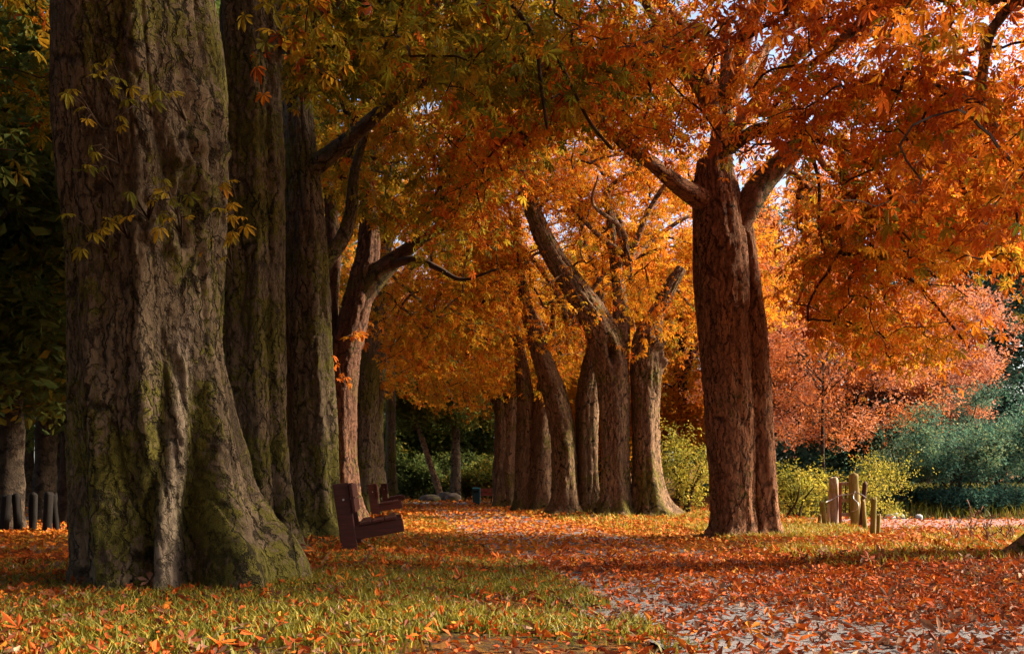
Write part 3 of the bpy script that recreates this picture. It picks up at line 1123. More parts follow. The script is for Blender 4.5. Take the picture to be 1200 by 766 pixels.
c1 = limb(T, O, [(850, 178, 8), (880, 165, 8, -.5), (915, 178, 6, -.9), (960, 205, 4, -1.4), (1010, 225, 3, -1.8)], 17.0, M['twig'], 524)
sd += seeds_along(c1, 5)
sd += auto_limbs(T, O, P(850, 120, 17), .13, 7, 3.8, 21, BR)
for k_, tw_ in enumerate(([(1118, 150, 3), (1128, 190, 2.4), (1124, 235, 2.2), (1134, 280, 1.6), (1128, 320, 1)], [(1040, 130, 3), (1062, 175, 2.4), (1078, 240, 2), (1100, 300, 1.4), (1125, 335, .9)],
                         [(920, 190, 2.6), (931, 240, 2), (928, 290, 1.6), (934, 335, 1)], [(1165, 180, 2.6), (1172, 230, 2), (1160, 275, 1.5), (1176, 330, 1)],
                         [(985, 200, 2.5), (1010, 260, 2), (1018, 310, 1.5), (1050, 350, 1)], [(1000, 330, 2), (1035, 350, 1.7), (1060, 385, 1.3), (1085, 425, .9)],
                         [(760, 60, 3), (742, 100, 2.4), (748, 150, 1.6), (738, 190, 1)])):
    limb(T, O, [(a_, b_, c_, -.15 * i_ - 1.2) for i_, (a_, b_, c_) in enumerate(tw_)], 17.0, M['twig'], 530 + k_, bark=.001)
grow_crown(T, O, sd, (4.4, 16.8, 7.1), (5.8, 4.4, 4.4), 880, 2.2, 221, tint=(.60, .18), limb_mat=BR, hole=-.08)
grow_crown(T, O, sd, (7.6, 16.2, 4.4), (3.4, 3.0, 1.9), 230, 2.2, 231, tint=(.52, .16), limb_mat=BR, hole=-.3)

# --- second right tree: big limb leaning over the path
T, O = avenue_tree(745, 27.7, "chestnut tree with a hollow knot and thick limb leaning over the path")
s1 = stem([(723, 607, 24), (722, 570, 17), (721, 510, 17), (718, 450, 19), (710, 405, 21), (696, 372, 18), (675, 340, 15), (655, 310, 13), (638, 280, 12), (624, 245, 10), (613, 205, 8), (606, 165, 5)], 27.7, 123, bark=.028, cell=.14, ds=.03, moss0=.34,
          bumps=[(-84, 4.55, 12, .30, -.42, 0), (-84, 4.6, 26, .5, .10, .05), (-62, 4.15, 12, .12, .10, 0)])
s2 = stem([(764, 605, 27), (759, 560, 19), (757, 490, 17), (757, 430, 19), (758, 398, 17), (768, 372, 11), (784, 338, 9), (800, 312, 6)], 27.7, 124, bark=.03, cell=.13, ds=.03, moss0=.30, dd=.1,
          bumps=[(-50, 4.95, 40, .40, .16, .35), (-20, 4.3, 25, .2, .08, .2)])
s3 = stem([(726, 425, 12), (729, 380, 11), (726, 335, 8), (718, 280, 6), (712, 220, 4)], 27.7, 125, base=False, bark=.02, cell=.12, ds=.04, moss0=.2, dd=.2)
trunk_object(T, [s1, s2, s3], MI, origin=O)
sd = seeds_along(s1[4][0][:, :3], 6, .65) + seeds_along(s2[4][0][:, :3], 2, .9) + seeds_along(s3[4][0][:, :3], 3, .5)
sd += auto_limbs(T, O, P(735, 280, 27.7), .10, 5, 3.4, 22, MI)
grow_crown(T, O, sd, (3.0, 27.6, 7.8), (5.2, 4.4, 4.4), 560, 3.4, 222, tint=(.50, .13), leaf=.31, limb_mat=MI)

# --- third right tree
T, O = avenue_tree(676, 29.8, "low-forked chestnut tree with curved dark limb, beside the one with the hollow knot")
s1 = stem([(662, 606, 20), (662, 565, 15), (659, 505, 15), (650, 462, 15), (637, 425, 12), (624, 385, 9), (614, 345, 7), (606, 300, 5), (602, 255, 3)], 29.8, 126, bark=.026, cell=.13, ds=.04, moss0=.30)
s2 = stem([(689, 606, 15), (689, 550, 12), (689, 480, 14), (692, 440, 12), (699, 395, 8), (704, 340, 5)], 29.8, 127, bark=.026, cell=.13, ds=.04, moss0=.3, dd=.1)
trunk_object(T, [s1, s2], MI, origin=O)
sd = seeds_along(s1[4][0][:, :3], 5, .6) + seeds_along(s2[4][0][:, :3], 4, .7)
c1 = limb(T, O, [(612, 340, 6), (596, 335, 4), (578, 345, 3.5), (560, 358, 3, -.3)], 29.8, M['twig'], 526)
sd += seeds_along(c1, 3)
sd += auto_limbs(T, O, P(668, 370, 29.8), .09, 5, 3.2, 23, MI)
grow_crown(T, O, sd, (1.6, 31.0, 7.4), (5.0, 4.2, 4.2), 500, 3.2, 223, tint=(.47, .12), leaf=.32, limb_mat=MI)

# --- fourth and fifth right trees, multi-stemmed
for (px, d, st_rows, lab, sdn) in (
    (630, 34.0, [[(636, 601, 19), (635, 560, 15), (636, 500, 14), (640, 450, 11), (646, 390, 7)], [(617, 600, 15), (616, 560, 12), (617, 500, 12), (613, 440, 9), (604, 380, 5)]], "grey-brown chestnut tree, many-stemmed, next in line after the low-forked one", 24),
    (592, 40.0, [[(588, 594, 10), (587, 550, 9), (588, 500, 8), (582, 440, 5)], [(595, 595, 14), (594, 550, 12), (597, 490, 11), (601, 430, 7)], [(607, 595, 12), (607, 550, 10), (609, 490, 9), (615, 430, 6)]], "last chestnut tree of the sunny row, with three crowded stems beside the litter bin", 25)):
    T, O = avenue_tree(px, d, lab)
    ss = [stem(rw, d, 130 + sdn + 7 * i, bark=.026, cell=.13, ds=.05, moss0=.28, dd=.15 * i) for i, rw in enumerate(st_rows)]
    trunk_object(T, ss, MI, origin=O)
    sd = []
    for s_ in ss:
        sd += seeds_along(s_[4][0][:, :3], 3, .75)
    sd += auto_limbs(T, O, ss[0][4][0][-1, :3], .11, 7, 3.8, sdn, MI, drop=1.5)
    grow_crown(T, O, sd, (O[0] + .3, d + .8, 7.4), (4.8, 4.4, 4.2), 440, 3.2, 200 + sdn, far=True, tint=(.44, .12), leaf=.34, leaves_per=14, limb_mat=MI)

# ------------------------------------------------------------------ background trees and shrubs


def bush(px, d, w, h, label, mat, seed, n=70, leaf=.22, tint=(.5, .25), group=None, name="shrub", cat="shrub", z0=0.15, lp=22, stems=6, dx=0.0, bark=None):
    p = P(px, 567, d)
    z = float(ground_z(p[0], p[1]))
    O = np.array([p[0], p[1], z])
    T = empty(name, O, label, cat, group)
    r_ = np.random.default_rng(seed)
    b = MB()
    sd = []
    for k in range(stems):
        a = r_.uniform(0, 6.28)
        rr = r_.uniform(.1, .55) * w
        pts = np.array([(r_.normal() * .08 * w, r_.normal() * .08 * w, -.1), (math.cos(a) * rr * .35, math.sin(a) * rr * .3, h * .3), (math.cos(a) * rr * .8, math.sin(a) * rr * .7, h * .62)])
        c = catmull(np.c_[pts, [.035, .028, .015]], 7)
        b.tube(c[:, :3], c[:, 3], 5)
        sd += [q + O for q in c[2:, :3]]
    b.build("stem", bark or M['twig'], T, True)
    grow_crown(T, O, sd, (O[0], O[1], z + h * .55), (w / 2, w / 2 * .8, h * .5), n, z + z0, seed, leaves_per=lp, leaf=leaf, tint=tint, leaf_kind='spray', mat=mat, check=False, gather=False, spread=.35, limbs_out=False)
    return T


# yellow-green bush between the two right trunks, and the yellow bush behind the gate
bush(800, 29.5, 2.4, 2.5, "yellow-green leafy bush glowing between the hollow-knot tree and the twin-stemmed one", 'yellow', 301, 62, .17, (.36, .28), lp=14)
bush(930, 26.0, 1.5, 1.3, "low yellow-green bush beside the twin-stemmed trunk, left of the gate", 'yellow', 302, 34, .16, (.35, .28), lp=14)
bush(985, 27.5, 2.4, 1.9, "bright yellow bush directly behind the wooden gate", 'yellow', 303, 36, .15, (.5, .28), lp=12)
bush(1030, 28.0, 2.1, 2.5, "tall yellow bush leaning over the stream, just past the gate", 'yellow', 304, 40, .15, (.58, .28), lp=12, z0=.5)
# blue-green shrubs on the far bank of the stream
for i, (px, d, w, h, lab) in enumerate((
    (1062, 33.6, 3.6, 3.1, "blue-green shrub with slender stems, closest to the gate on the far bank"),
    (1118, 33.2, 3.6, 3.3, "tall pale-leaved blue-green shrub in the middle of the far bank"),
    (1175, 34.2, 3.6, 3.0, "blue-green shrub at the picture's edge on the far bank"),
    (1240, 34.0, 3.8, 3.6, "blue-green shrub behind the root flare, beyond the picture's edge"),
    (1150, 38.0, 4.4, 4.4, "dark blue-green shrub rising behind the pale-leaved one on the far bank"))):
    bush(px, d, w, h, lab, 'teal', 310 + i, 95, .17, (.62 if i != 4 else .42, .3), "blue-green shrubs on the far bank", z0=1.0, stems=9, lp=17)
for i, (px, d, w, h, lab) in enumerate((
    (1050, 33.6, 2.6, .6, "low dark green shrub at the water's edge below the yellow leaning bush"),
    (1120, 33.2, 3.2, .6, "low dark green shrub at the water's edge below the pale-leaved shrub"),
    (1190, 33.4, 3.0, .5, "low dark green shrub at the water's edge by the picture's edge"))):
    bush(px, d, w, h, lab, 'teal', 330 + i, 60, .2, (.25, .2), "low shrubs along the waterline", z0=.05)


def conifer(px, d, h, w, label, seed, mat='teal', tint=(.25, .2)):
    p = P(px, 567, d)
    z = float(ground_z(p[0], p[1]))
    O = np.array([p[0], p[1], z])
    T = empty("conifer_tree", O, label, "tree", "dark conifers across the stream")
    b = MB()
    b.tube([(0, 0, -.2), (0.05, 0, h * .5), (0, 0, h * .97)], [.28, .16, .03], 8)
    b.build("trunk", M['bark_dark'], T, True)
    r_ = np.random.default_rng(seed)
    tw = MB()
    LP, LD = [], []
    for k in range(int(h * 9)):
        u = r_.uniform(.04, 1)
        zz = h * u
        L = w / 2 * (1 - u) ** .8 * r_.uniform(.7, 1.15) + .25
        a = r_.uniform(0, 6.283)
        e = np.array([math.cos(a) * L, math.sin(a) * L, -L * .28])
        tw.tube([(0, 0, zz), e * .5 + (0, 0, zz + .1), e + (0, 0, zz)], [.03, .02, .006], 3, False)
        kk = int(6 + L * 9)
        t_ = r_.uniform(.15, 1, kk)
        LP.append(e[None] * t_[:, None] + np.array([0, 0, zz]) + r_.normal(size=(kk, 3)) * np.array([.22, .22, .14]))
        LD.append(np.repeat(e[None], kk, 0) + r_.normal(size=(kk, 3)) * .6)
    tw.build("branches", M['twig'], T, kind="stuff")
    LP, LD = np.concatenate(LP), np.concatenate(LD)
    R = frames(LD, np.array([0, 0, 1.]) + r_.normal(size=(len(LP), 3)) * .4)
    ti = np.clip(tint[0] + r_.normal(size=len(LP)) * tint[1], 0, 1)
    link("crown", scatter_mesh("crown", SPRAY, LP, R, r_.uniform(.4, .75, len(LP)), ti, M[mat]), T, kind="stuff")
    return T


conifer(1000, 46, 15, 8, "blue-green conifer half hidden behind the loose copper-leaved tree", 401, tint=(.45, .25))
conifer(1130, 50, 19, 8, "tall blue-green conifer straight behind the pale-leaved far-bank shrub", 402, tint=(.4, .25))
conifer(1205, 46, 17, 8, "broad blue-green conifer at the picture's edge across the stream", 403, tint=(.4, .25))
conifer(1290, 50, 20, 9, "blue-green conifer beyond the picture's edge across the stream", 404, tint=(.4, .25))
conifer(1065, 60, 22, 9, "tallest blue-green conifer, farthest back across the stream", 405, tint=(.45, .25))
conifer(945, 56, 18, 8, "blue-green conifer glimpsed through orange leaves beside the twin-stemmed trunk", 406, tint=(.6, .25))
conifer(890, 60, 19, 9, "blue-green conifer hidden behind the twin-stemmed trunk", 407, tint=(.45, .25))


def wood_tree(name, px, d, label, group, seed, h=9.0, w=8.0, zmin=2.4, n=330, mat='green', tint=(.4, .25), trunk_r=.3, leaf=.42, lean=0.0, bark=None, kind='spray', lp=16, cz=None, rz=None):
    p = P(px, 567, d)
    z = float(ground_z(p[0], p[1]))
    O = np.array([p[0], p[1], z])
    T = empty(name, O, label, "tree", group)
    b = MB()
    top = np.array([lean, 0, h * .5])
    c = catmull(np.array([(0, 0, -.3, trunk_r * 1.5), (0.0, 0, .3, trunk_r * 1.1), (lean * .5, .1, h * .25, trunk_r * .85), (*top, trunk_r * .6), (lean * 1.2, 0, h * .8, trunk_r * .15)]), 24)
    a_ = np.arange(24)
    b.tube(c[:, :3], c[:, 3] * (1 + .08 * np.sin(a_ * 2.1)), 12)
    b.build("trunk", bark or M['bark_dark'], T, True)
    sd = seeds_along(c[:, :3] + O, 6, .5) + auto_limbs(T, O, O + top, trunk_r * .45, 6, w * .36, seed, bark or M['bark_dark'], rise=h * .2, drop=h * .15)
    cz = cz if cz is not None else (h + zmin) / 2
    rz = rz if rz is not None else (h - zmin) / 2 + .3
    grow_crown(T, O, sd, (O[0] + lean, O[1], z + cz), (w / 2, w / 2, rz), n, z + zmin, seed, leaves_per=lp, leaf=leaf, tint=tint, leaf_kind=kind, mat=mat, check=False, gather=False, spread=.5, limbs_out=False)
    return T


# copper / orange trees behind the twin-stemmed trunk
wood_tree("beech_tree", 965, 36, "pinkish copper-leaved tree sweeping low behind the gate", "copper trees behind the gate", 411, 9.5, 9.5, 1.6, 330, 'pink', (.48, .3), .07, .22, cz=4.8, rz=4.2)
wood_tree("beech_tree", 905, 42, "orange-leaved tree filling the gap right behind the twin-stemmed trunk", "copper trees behind the gate", 412, 13, 8.5, 2.0, 330, 'pink', (.34, .25), .16, .26)
wood_tree("beech_tree", 1085, 43, "dull plum-coloured tree behind the blue-green shrubs", "copper trees behind the gate", 413, 8.5, 7, 2.6, 420, 'pink', (.75, .2), .25, .26)
wood_tree("beech_tree", 800, 44, "bright orange tree seen between the hollow-knot tree and the twin-stemmed trunk", "copper trees behind the gate", 414, 13, 9, 1.0, 620, 'leaf', (.5, .12), .3, .32)
wood_tree("beech_tree", 705, 48, "golden-orange tree behind the low-forked chestnut", "copper trees behind the gate", 415, 14, 9, 1.2, 620, 'leaf', (.45, .12), .3, .34)

# dark wood on the left
left = []
for i, (px, d, h, w, zm, lab) in enumerate((
    (52, 24.0, 10.0, 8.0, 2.6, "dark woodland tree with bare shaggy trunk behind the fence posts"),
    (83, 21.5, 9.0, 6.5, 2.5, "dark woodland tree whose trunk touches the huge buttressed tree's outline"),
    (10, 19.5, 9.0, 7.0, 2.2, "blackish woodland tree at the picture's edge behind the fence posts"),
    (-60, 15.0, 9.0, 7.0, 2.0, "shadowed woodland tree outside the picture's edge"),
    (115, 33.0, 18.0, 9.0, 2.4, "woodland tree behind the lane, hidden by the huge buttressed trunk"),
    (30, 36.0, 13.0, 10.0, 2.0, "large woodland tree on the far side of the lane"),
    (215, 30.0, 19.0, 9.0, 2.2, "woodland tree hidden behind the second mossy trunk"),
    (290, 40.0, 21.0, 9.5, 1.8, "woodland tree far behind the row of benches"))):
    wood_tree("woodland_tree", px, d, lab, "dark wood behind the fence posts", 420 + i, h, w, zm, 300, 'green', (.42, .26), .28, .42) if h < 15 else wood_tree("woodland_tree", px, d, lab, "dark wood behind the fence posts", 420 + i, h, w, zm, 520, 'green', (.42, .26), .32, .5)

# dark wood closing the end of the avenue
wood_tree("woodland_tree", 516, 57, "slender leaning tree at the end of the avenue above the boulders", "wood at the end of the avenue", 441, 11, 6, 4.0, 220, 'green', (.5, .2), .2, .45, lean=-1.6, bark=M['bark_mid'])
wood_tree("woodland_tree", 534, 58, "upright mossy tree at the end of the avenue beside the boulders", "wood at the end of the avenue", 442, 12, 7, 4.2, 240, 'green', (.55, .25), .32, .45, bark=M['bark_olive'])
for i, (px, d, h, w, lab) in enumerate((
    (470, 66, 12, 9, "dark green tree behind the lawn strip at the avenue's end"),
    (505, 70, 13, 9, "dark green tree behind the leaning slender one"),
    (560, 68, 13, 9, "dark green tree behind the litter bin"),
    (430, 72, 15, 11, "dark tree far behind the slim olive chestnut"),
    (610, 74, 15, 11, "dark tree far behind the three-stemmed chestnut"),
    (680, 70, 15, 11, "dark tree far behind the low-forked chestnut"),
    (380, 62, 14, 11, "dark tree far behind the nearest bench"),
    (760, 72, 16, 12, "dark tree far behind the hollow-knot chestnut"),
    (850, 70, 16, 12, "dark tree far behind the twin-stemmed chestnut"),
    (330, 70, 16, 12, "dark tree far behind the long-limbed chestnut"))):
    wood_tree("woodland_tree", px, d, lab, "wood at the end of the avenue", 450 + i, h, w, .4, 330, 'green', (.42, .26), .28, .55)
for i, (px, d, w, h, lab, tn) in enumerate((
    (485, 60, 3.5, 2.4, "dark green shrub behind the boulders at the lawn's edge", .3),
    (550, 59, 2.6, 1.6, "olive shrub between the boulders and the litter bin", .7),
    (572, 60, 3.2, 2.4, "yellowish shrub behind the far red bench", .75),
    (515, 62, 4.5, 3.0, "dark shrub straight behind the leaning slender tree", .3),
    (440, 60, 4.5, 3.4, "dark shrub behind the thin straight chestnut", .2))):
    bush(px, d, w, h, lab, 'green', 470 + i, 60, .4, (tn, .2), "shrubs at the end of the avenue", lp=18)

# the avenue and the wood go on beside and behind the camera and shade the foreground
g0 = wood_tree("chestnut_tree", 600, 30, "chestnut tree of the mossy row, just out of view beside the camera", "old chestnut trees lining the avenue", 480, 10.0, 9.5, 4.6, 420, 'leaf', (.25, .2), .6, .34, bark=OL, kind='palm')
g0.location = (-3.3, 3.2, 0)
for (x, y, a, lab) in ((-2.9, -4.0, 1.0, "chestnut tree of the mossy row behind the camera"), (6.6, 1.5, 2.0, "chestnut tree of the sunny row, out of view beside the camera"), (6.3, -7.0, 3.0, "chestnut tree of the sunny row behind the camera"),
                       (-2.6, -12.0, 4.4, "chestnut tree of the mossy row, second behind the camera")):
    c_ = copy_tree(g0)
    c_.location = (x, y, 0)
    c_.rotation_euler = (0, 0, a)
    c_["label"] = lab
w0 = wood_tree("woodland_tree", 600, 30, "dark woodland tree out of view beside the huge buttressed tree", "dark wood behind the fence posts", 481, 10.0, 8.0, 1.8, 420, 'green', (.42, .26), .3, .34, kind='palm')
w0.location = (-9.5, 8.5, 0)
for (x, y, a, lab) in ((-9.0, 2.0, 1.3, "dark woodland tree out of view, level with the camera"), (-14.5, 12.0, 2.6, "dark woodland tree out of view, deeper in the wood"), (-9.5, -5.0, 4.0, "dark woodland tree out of view, behind the camera"), (-13.5, 20.0, .7, "dark woodland tree out of view, beyond the black posts"), (-17.0, 26.0, 5.0, "dark woodland tree out of view, across the lane"), (-14.0, 31.0, 3.4, "dark woodland tree hidden behind the huge buttressed trunk, across the lane")):
    c_ = copy_tree(w0)
    c_.location = (x, y, 0)
    c_.rotation_euler = (0, 0, a)
    c_["label"] = lab

# ------------------------------------------------------------------ avenue leaves: the ones that show largest are parts of their own
merged = {}
for a_ in ALL_LEAVES:
    k_ = a_[0].name
    if k_ in merged:
        merged[k_][2:6] = [np.concatenate([p_, q_]) for p_, q_ in zip(merged[k_][2:6], a_[2:6])]
    else:
        merged[k_] = list(a_)
ALL_LEAVES = list(merged.values())
print("leaves", sum(len(a[2]) for a in ALL_LEAVES))
cells = {}
CELL = 9.0
info = []
for ti_, (T, O, LP, R, scl, tin, mat) in enumerate(ALL_LEAVES):
    d = LP[:, 1]
    px = 600 + LP[:, 0] / np.maximum(d, .1) * F
    py = HORIZON - (LP[:, 2] - CAM_Z) / np.maximum(d, .1) * F
    ok = (d > 3) & (px > 5) & (px < 1195) & (py > 5) & (py < 700)
    size = scl * F / np.maximum(d, .1)
    info.append((d, px, py, ok, size))
    for i in np.where(ok)[0]:
        key = (int(px[i] / CELL), int(py[i] / CELL))
        if key not in cells or d[i] < cells[key][0]:
            cells[key] = (d[i], ti_, int(i))
single = {k: [] for k in range(len(ALL_LEAVES))}
for dd_, ti_, i in cells.values():
    if info[ti_][4][i] * .8 >= 10:
        single[ti_].append(i)
leaf_n = 0
for ti_, (T, O, LP, R, scl, tin, mat) in enumerate(ALL_LEAVES):
    idx = sorted(single[ti_], key=lambda i: -info[ti_][4][i])[:260]
    keep = np.ones(len(LP), bool)
    keep[idx] = False
    link("crown", scatter_mesh("crown", PALM, (LP - O)[keep], R[keep], scl[keep], tin[keep], M[mat]), T, kind="stuff")
    for i in idx:
        o = bpy.data.objects.new("leaf", RICH[i % 4])
        C.objects.link(o)
        o.parent = T
        m4 = Matrix(R[i].tolist()).to_4x4()
        m4.translation = Vector((LP[i] - O).tolist())
        o.matrix_local = m4 @ Matrix.Scale(float(scl[i]) * 1.05, 4)
        o["tint"] = float(tin[i])
        leaf_n += 1
print("single leaves", leaf_n)


def trunk_shoot(T, O, px, py, d, n, spread, seed, tint, size=.2):
    """Short leafy shoot growing out of a trunk: each leaf a part."""
    r_ = np.random.default_rng(seed)
    tw = MB()
    base = P(px, py, d) - O
    for k in range(n):
        e = base + np.array([r_.normal() * spread, -r_.uniform(.02, .16), r_.normal() * spread * .8])
        tw.tube([base + (0, .25, -.05), (base + e) / 2 + (0, .05, .03), e], [.009, .007, .004], 4)
        dirv = np.array([[r_.normal() * .8, -r_.uniform(.2, .9), -r_.uniform(.1, .7)]])
        Rm = frames(dirv, np.array([[r_.normal() * .4, -.6, 1.0]]))[0]
        o = bpy.data.objects.new("leaf", RICH[k % 4])
        C.objects.link(o)
        o.parent = T
        m4 = Matrix(Rm.tolist()).to_4x4()
        m4.translation = Vector(e.tolist())
        o.matrix_local = m4 @ Matrix.Scale(size * r_.uniform(.6, 1.2), 4)
        o["tint"] = float(np.clip(r_.normal(tint, .1), 0, 1))
    tw.build("shoot", M['twig'], T, True)


for k, (px, py, n) in enumerate(((128, 75, 1), (128, 100, 3), (105, 132, 3), (125, 172, 3), (118, 200, 2), (165, 115, 3), (205, 120, 2), (135, 262, 4), (160, 240, 5), (200, 260, 4), (196, 235, 3),
                                 (110, 280, 4), (266, 215, 2), (265, 245, 3), (264, 275, 3), (262, 300, 2))):
    trunk_shoot(L1_TREE, L1_O, px, py, 7.72 if px < 230 else 8.4, n + 1, .10, 600 + k, .10 if px < 230 else .30, .17)
for k, (px, py, n) in enumerate(((385, 428, 6), (412, 392, 6), (378, 385, 4), (398, 440, 5))):
    trunk_shoot(L4_TREE, L4_O, px, py, 22.0, n, .16, 640 + k, .68, .3)

# ------------------------------------------------------------------ benches


def bench(loc, rz, label, group="maroon benches along the mossy row"):
    """Cantilever bench: local +x faces the path, local +y runs along it."""
    T = empty("park_bench", loc, label, "bench", group)
    T.rotation_euler = (0, 0, rz)
    L = 1.9
    lean = math.radians(-8)
    for y in (0.09, L - 0.09):
        b = MB()
        b.box((0, y, .44), (.20, .10, .98), Matrix.Rotation(lean, 4, 'Y'), .012)
        post = b.build("post", M['bench'], T)
        b = MB()
        b.box((.40, y, .345), (.66, .09, .17), Matrix.Rotation(math.radians(-10), 4, 'Y'), .012)
        b.build("seat_support", M['bench'], T)
        b = MB()
        b.tube([(-.03, y - .045, .72), (-.03, y - .064, .72)], .014, 8)
        b.build("bolt", M['bolt'], post)
    for zc in (.835, .645):
        b = MB()
        b.box((.122 + (.44 - zc) * .14, L / 2, zc), (.04, L, .178), Matrix.Rotation(lean, 4, 'Y'), .008)
        b.build("back_plank", M['bench'], T)
    for xc in (.24, .40, .56):
        b = MB()
        b.box((xc, L / 2, .452 + (xc - .40) * .176), (.148, L, .035), Matrix.Rotation(math.radians(-10), 4, 'Y'), .008)
        b.build("seat_plank", M['bench'], T)
    return T


def on_ground(px, d):
    x = (px - 600) / F * d
    return (x, d, float(ground_z(x, d)) - .03)


RZ = math.radians(7)
bench(on_ground(405, 12.5), RZ, "nearest maroon bench with upright back, seen end-on beside the mossy trunks")
bench(on_ground(438, 25.5), RZ, "middle maroon bench, partly sunk in drifted orange leaves")
bench(on_ground(451, 36.5), RZ, "farthest maroon bench, tiny before the mossy trunks")

far_bench = empty("park_bench", (0, 0, 0), "small red bench beside the litter bin at the avenue's end", "bench")
for part, c, s in (("back_plank", (0, .1, .72), (1.3, .05, .17)), ("back_plank", (0, .08, .52), (1.3, .05, .15)), ("seat_plank", (0, -.1, .42), (1.3, .2, .05)), ("seat_plank", (0, -.32, .42), (1.3, .2, .05)),
                   ("leg", (-.5, -.1, .2), (.08, .4, .42)), ("leg", (.5, -.1, .2), (.08, .4, .42))):
    b = MB()
    b.box(c, s, None, .008)
    b.build(part, M['bench_red'] if 'plank' in part else M['post_black'], far_bench)
far_bench.location = on_ground(567, 50.0)
far_bench.scale = (.75, .75, .9)

binT = empty("litter_bin", on_ground(558, 47.0), "dark green litter bin with its lit side painted teal at the avenue's end", "litter bin")
b = MB(); b.box((0, 0, .40), (.32, .34, .74), None, .02); bin_body = b.build("body", M['bin_dark'], binT)
b = MB(); b.box((.182, 0, .42), (.04, .30, .78), None, .01); b.build("lit_side_panel", M['bin_lit_teal'], binT)  # panel added as the lit face of the dark body
b = MB(); b.box((0, 0, .80), (.38, .38, .06), None, .02); b.build("lid", M['bin_lit_teal'], binT)
b = MB(); b.box((0, -.175, .64), (.22, .02, .10), None, .004); b.build("dark_opening_plate", M['post_black'], bin_body)  # black plate in place of a hole, its inner shade painted


def boulder(px, d, size, label, mat, group, seed, name="boulder", cat="stone"):
    n_u, n_v = 26, 18
    u = np.linspace(0, 2 * math.pi, n_u, endpoint=False)
    v = np.linspace(0.03, math.pi - .03, n_v)
    U, V = np.meshgrid(u, v)
    d3 = np.stack([np.sin(V) * np.cos(U), np.sin(V) * np.sin(U), np.cos(V)], -1)
    r = 1 + .22 * fbm(d3[..., 0] * 1.6 + seed, d3[..., 1] * 1.6, d3[..., 2] * 1.6, seed, 3) + .06 * fbm(d3[..., 0] * 6, d3[..., 1] * 6, d3[..., 2] * 6, seed, 2)
    q = np.sign(d3) * np.abs(d3) ** .8 * r[..., None] * np.array(size) / 2
    i = np.arange(n_v - 1)[:, None] * n_u
    j = np.arange(n_u)[None, :]
    k = (j + 1) % n_u
    f = np.stack([i + j, i + n_u + j, i + n_u + k, i + k], -1).reshape(-1, 4)
    x, y, z = on_ground(px, d)
    return link(name, mesh_from(name, q.reshape(-1, 3), f, 4, mat, smooth_shade=True), label=label, cat=cat, group=group, loc=(x, y, z + size[2] * .38))


boulder(504, 52, (1.1, .8, .5), "mossy brown boulder, first in the low pile at the avenue's end", M['stone'], "boulders closing the path", 1)
boulder(522, 53, (.8, .7, .62), "rounded boulder in the middle of the pile, below the leaning tree", M['stone'], "boulders closing the path", 2)
boulder(531, 51.6, (.9, .7, .58), "grey boulder in the pile, nearest to the litter bin", M['stone'], "boulders closing the path", 3)
for i, (px, d, s, lab) in enumerate(((1043, 29.6, .3, "pale pebble-like stone in the water closest to the gate"), (1053, 30.0, .36, "larger pale stone in the water past the gate"), (1077, 30.2, .22, "small pale stone alone in the stream"))):
    o = boulder(px, d, (s, s * .8, s * .7), lab, M['stone_pale'], "pale stones in the stream", 10 + i, "stream_stone")
    o.location.z = -.04

# ------------------------------------------------------------------ gate and posts


def round_post(px, py0, py1, wpx, d, label, mat, seed, group="old fence posts round the gate", square=False, lean=0.0, name="fence_post"):
    x, y, z = on_ground(px, d)
    h = (py1 - py0) / F * d
    lean = lean or .09 * math.sin(seed * 2.4)
    r = wpx / 2 / F * d
    n, m = (14, 12)
    a = np.arange(n) / n * 2 * math.pi
    zz = np.array([-.25, 0, .1, .25, .45, .65, .85, .94, .985, 1.0]) * h
    zz[0] = -.25
    rr = np.ones(len(zz)) * r
    rr[-1] *= .55
    rr[-2] *= .93
    sq = (np.abs(np.cos(a)) ** 6 + np.abs(np.sin(a)) ** 6) ** (-1 / 6) if square else np.ones(n)
    v = []
    for k, (q, w) in enumerate(zip(zz, rr)):
        jit = 1 + .16 * noise3(np.cos(a) * 2.4 + seed, np.sin(a) * 2.4, q * 2.0, seed)
        v.append(np.stack([np.cos(a) * w * sq * jit + lean * q, np.sin(a) * w * sq * jit, np.full(n, q) + (k >= len(zz) - 2) * .02 * np.sin(a * 2 + seed)], -1))
    V = np.concatenate(v)
    i = np.arange(len(zz) - 1)[:, None] * n
    j = np.arange(n)[None, :]
    kk = (j + 1) % n
    f = np.stack([i + j, i + kk, i + n + kk, i + n + j], -1).reshape(-1, 4)
    fl = f.ravel().tolist() + [(len(zz) - 1) * n + q for q in range(n)]
    sz = np.array([4] * len(f) + [n], np.int32)
    return link(name, mesh_from(name, V, fl, sz, mat, smooth_shade=True), label=label, cat="post", group=group, loc=(x, y, z))


GD = 20.5      # depth of the gate
round_post(960, 596, 612, 4.5, 20.9, "shortest stub of a post, outermost on the trunk side of the gate", M['post_moss'], 1)
round_post(967, 582, 614, 6.0, 20.3, "mossy yellow post beside the thick pale gatepost", M['post_moss'], 2)
round_post(970.5, 567, 612, 5.0, 21.2, "thin pale post tucked behind the mossy yellow one", M['post_pale'], 3)
round_post(978, 553, 613, 10.0, 20.6, "thick pale rounded gatepost, weathered and split", M['post_pale'], 4)
round_post(1003.5, 549, 614, 10.0, 20.4, "thick square mossy gatepost, tallest of them all", M['post_moss'], 5, square=True)
round_post(1009, 560, 617, 5.5, 19.6, "dark reddish post leaning against the square gatepost", M['post_dark'], 6)
round_post(1014.5, 582, 621, 4.8, 18.7, "thin mossy post just past the dark reddish one", M['post_moss'], 7)
round_post(1023, 583, 630, 6.8, 17.2, "stout mossy round post, nearest to the camera by the track", M['post_moss'], 8)
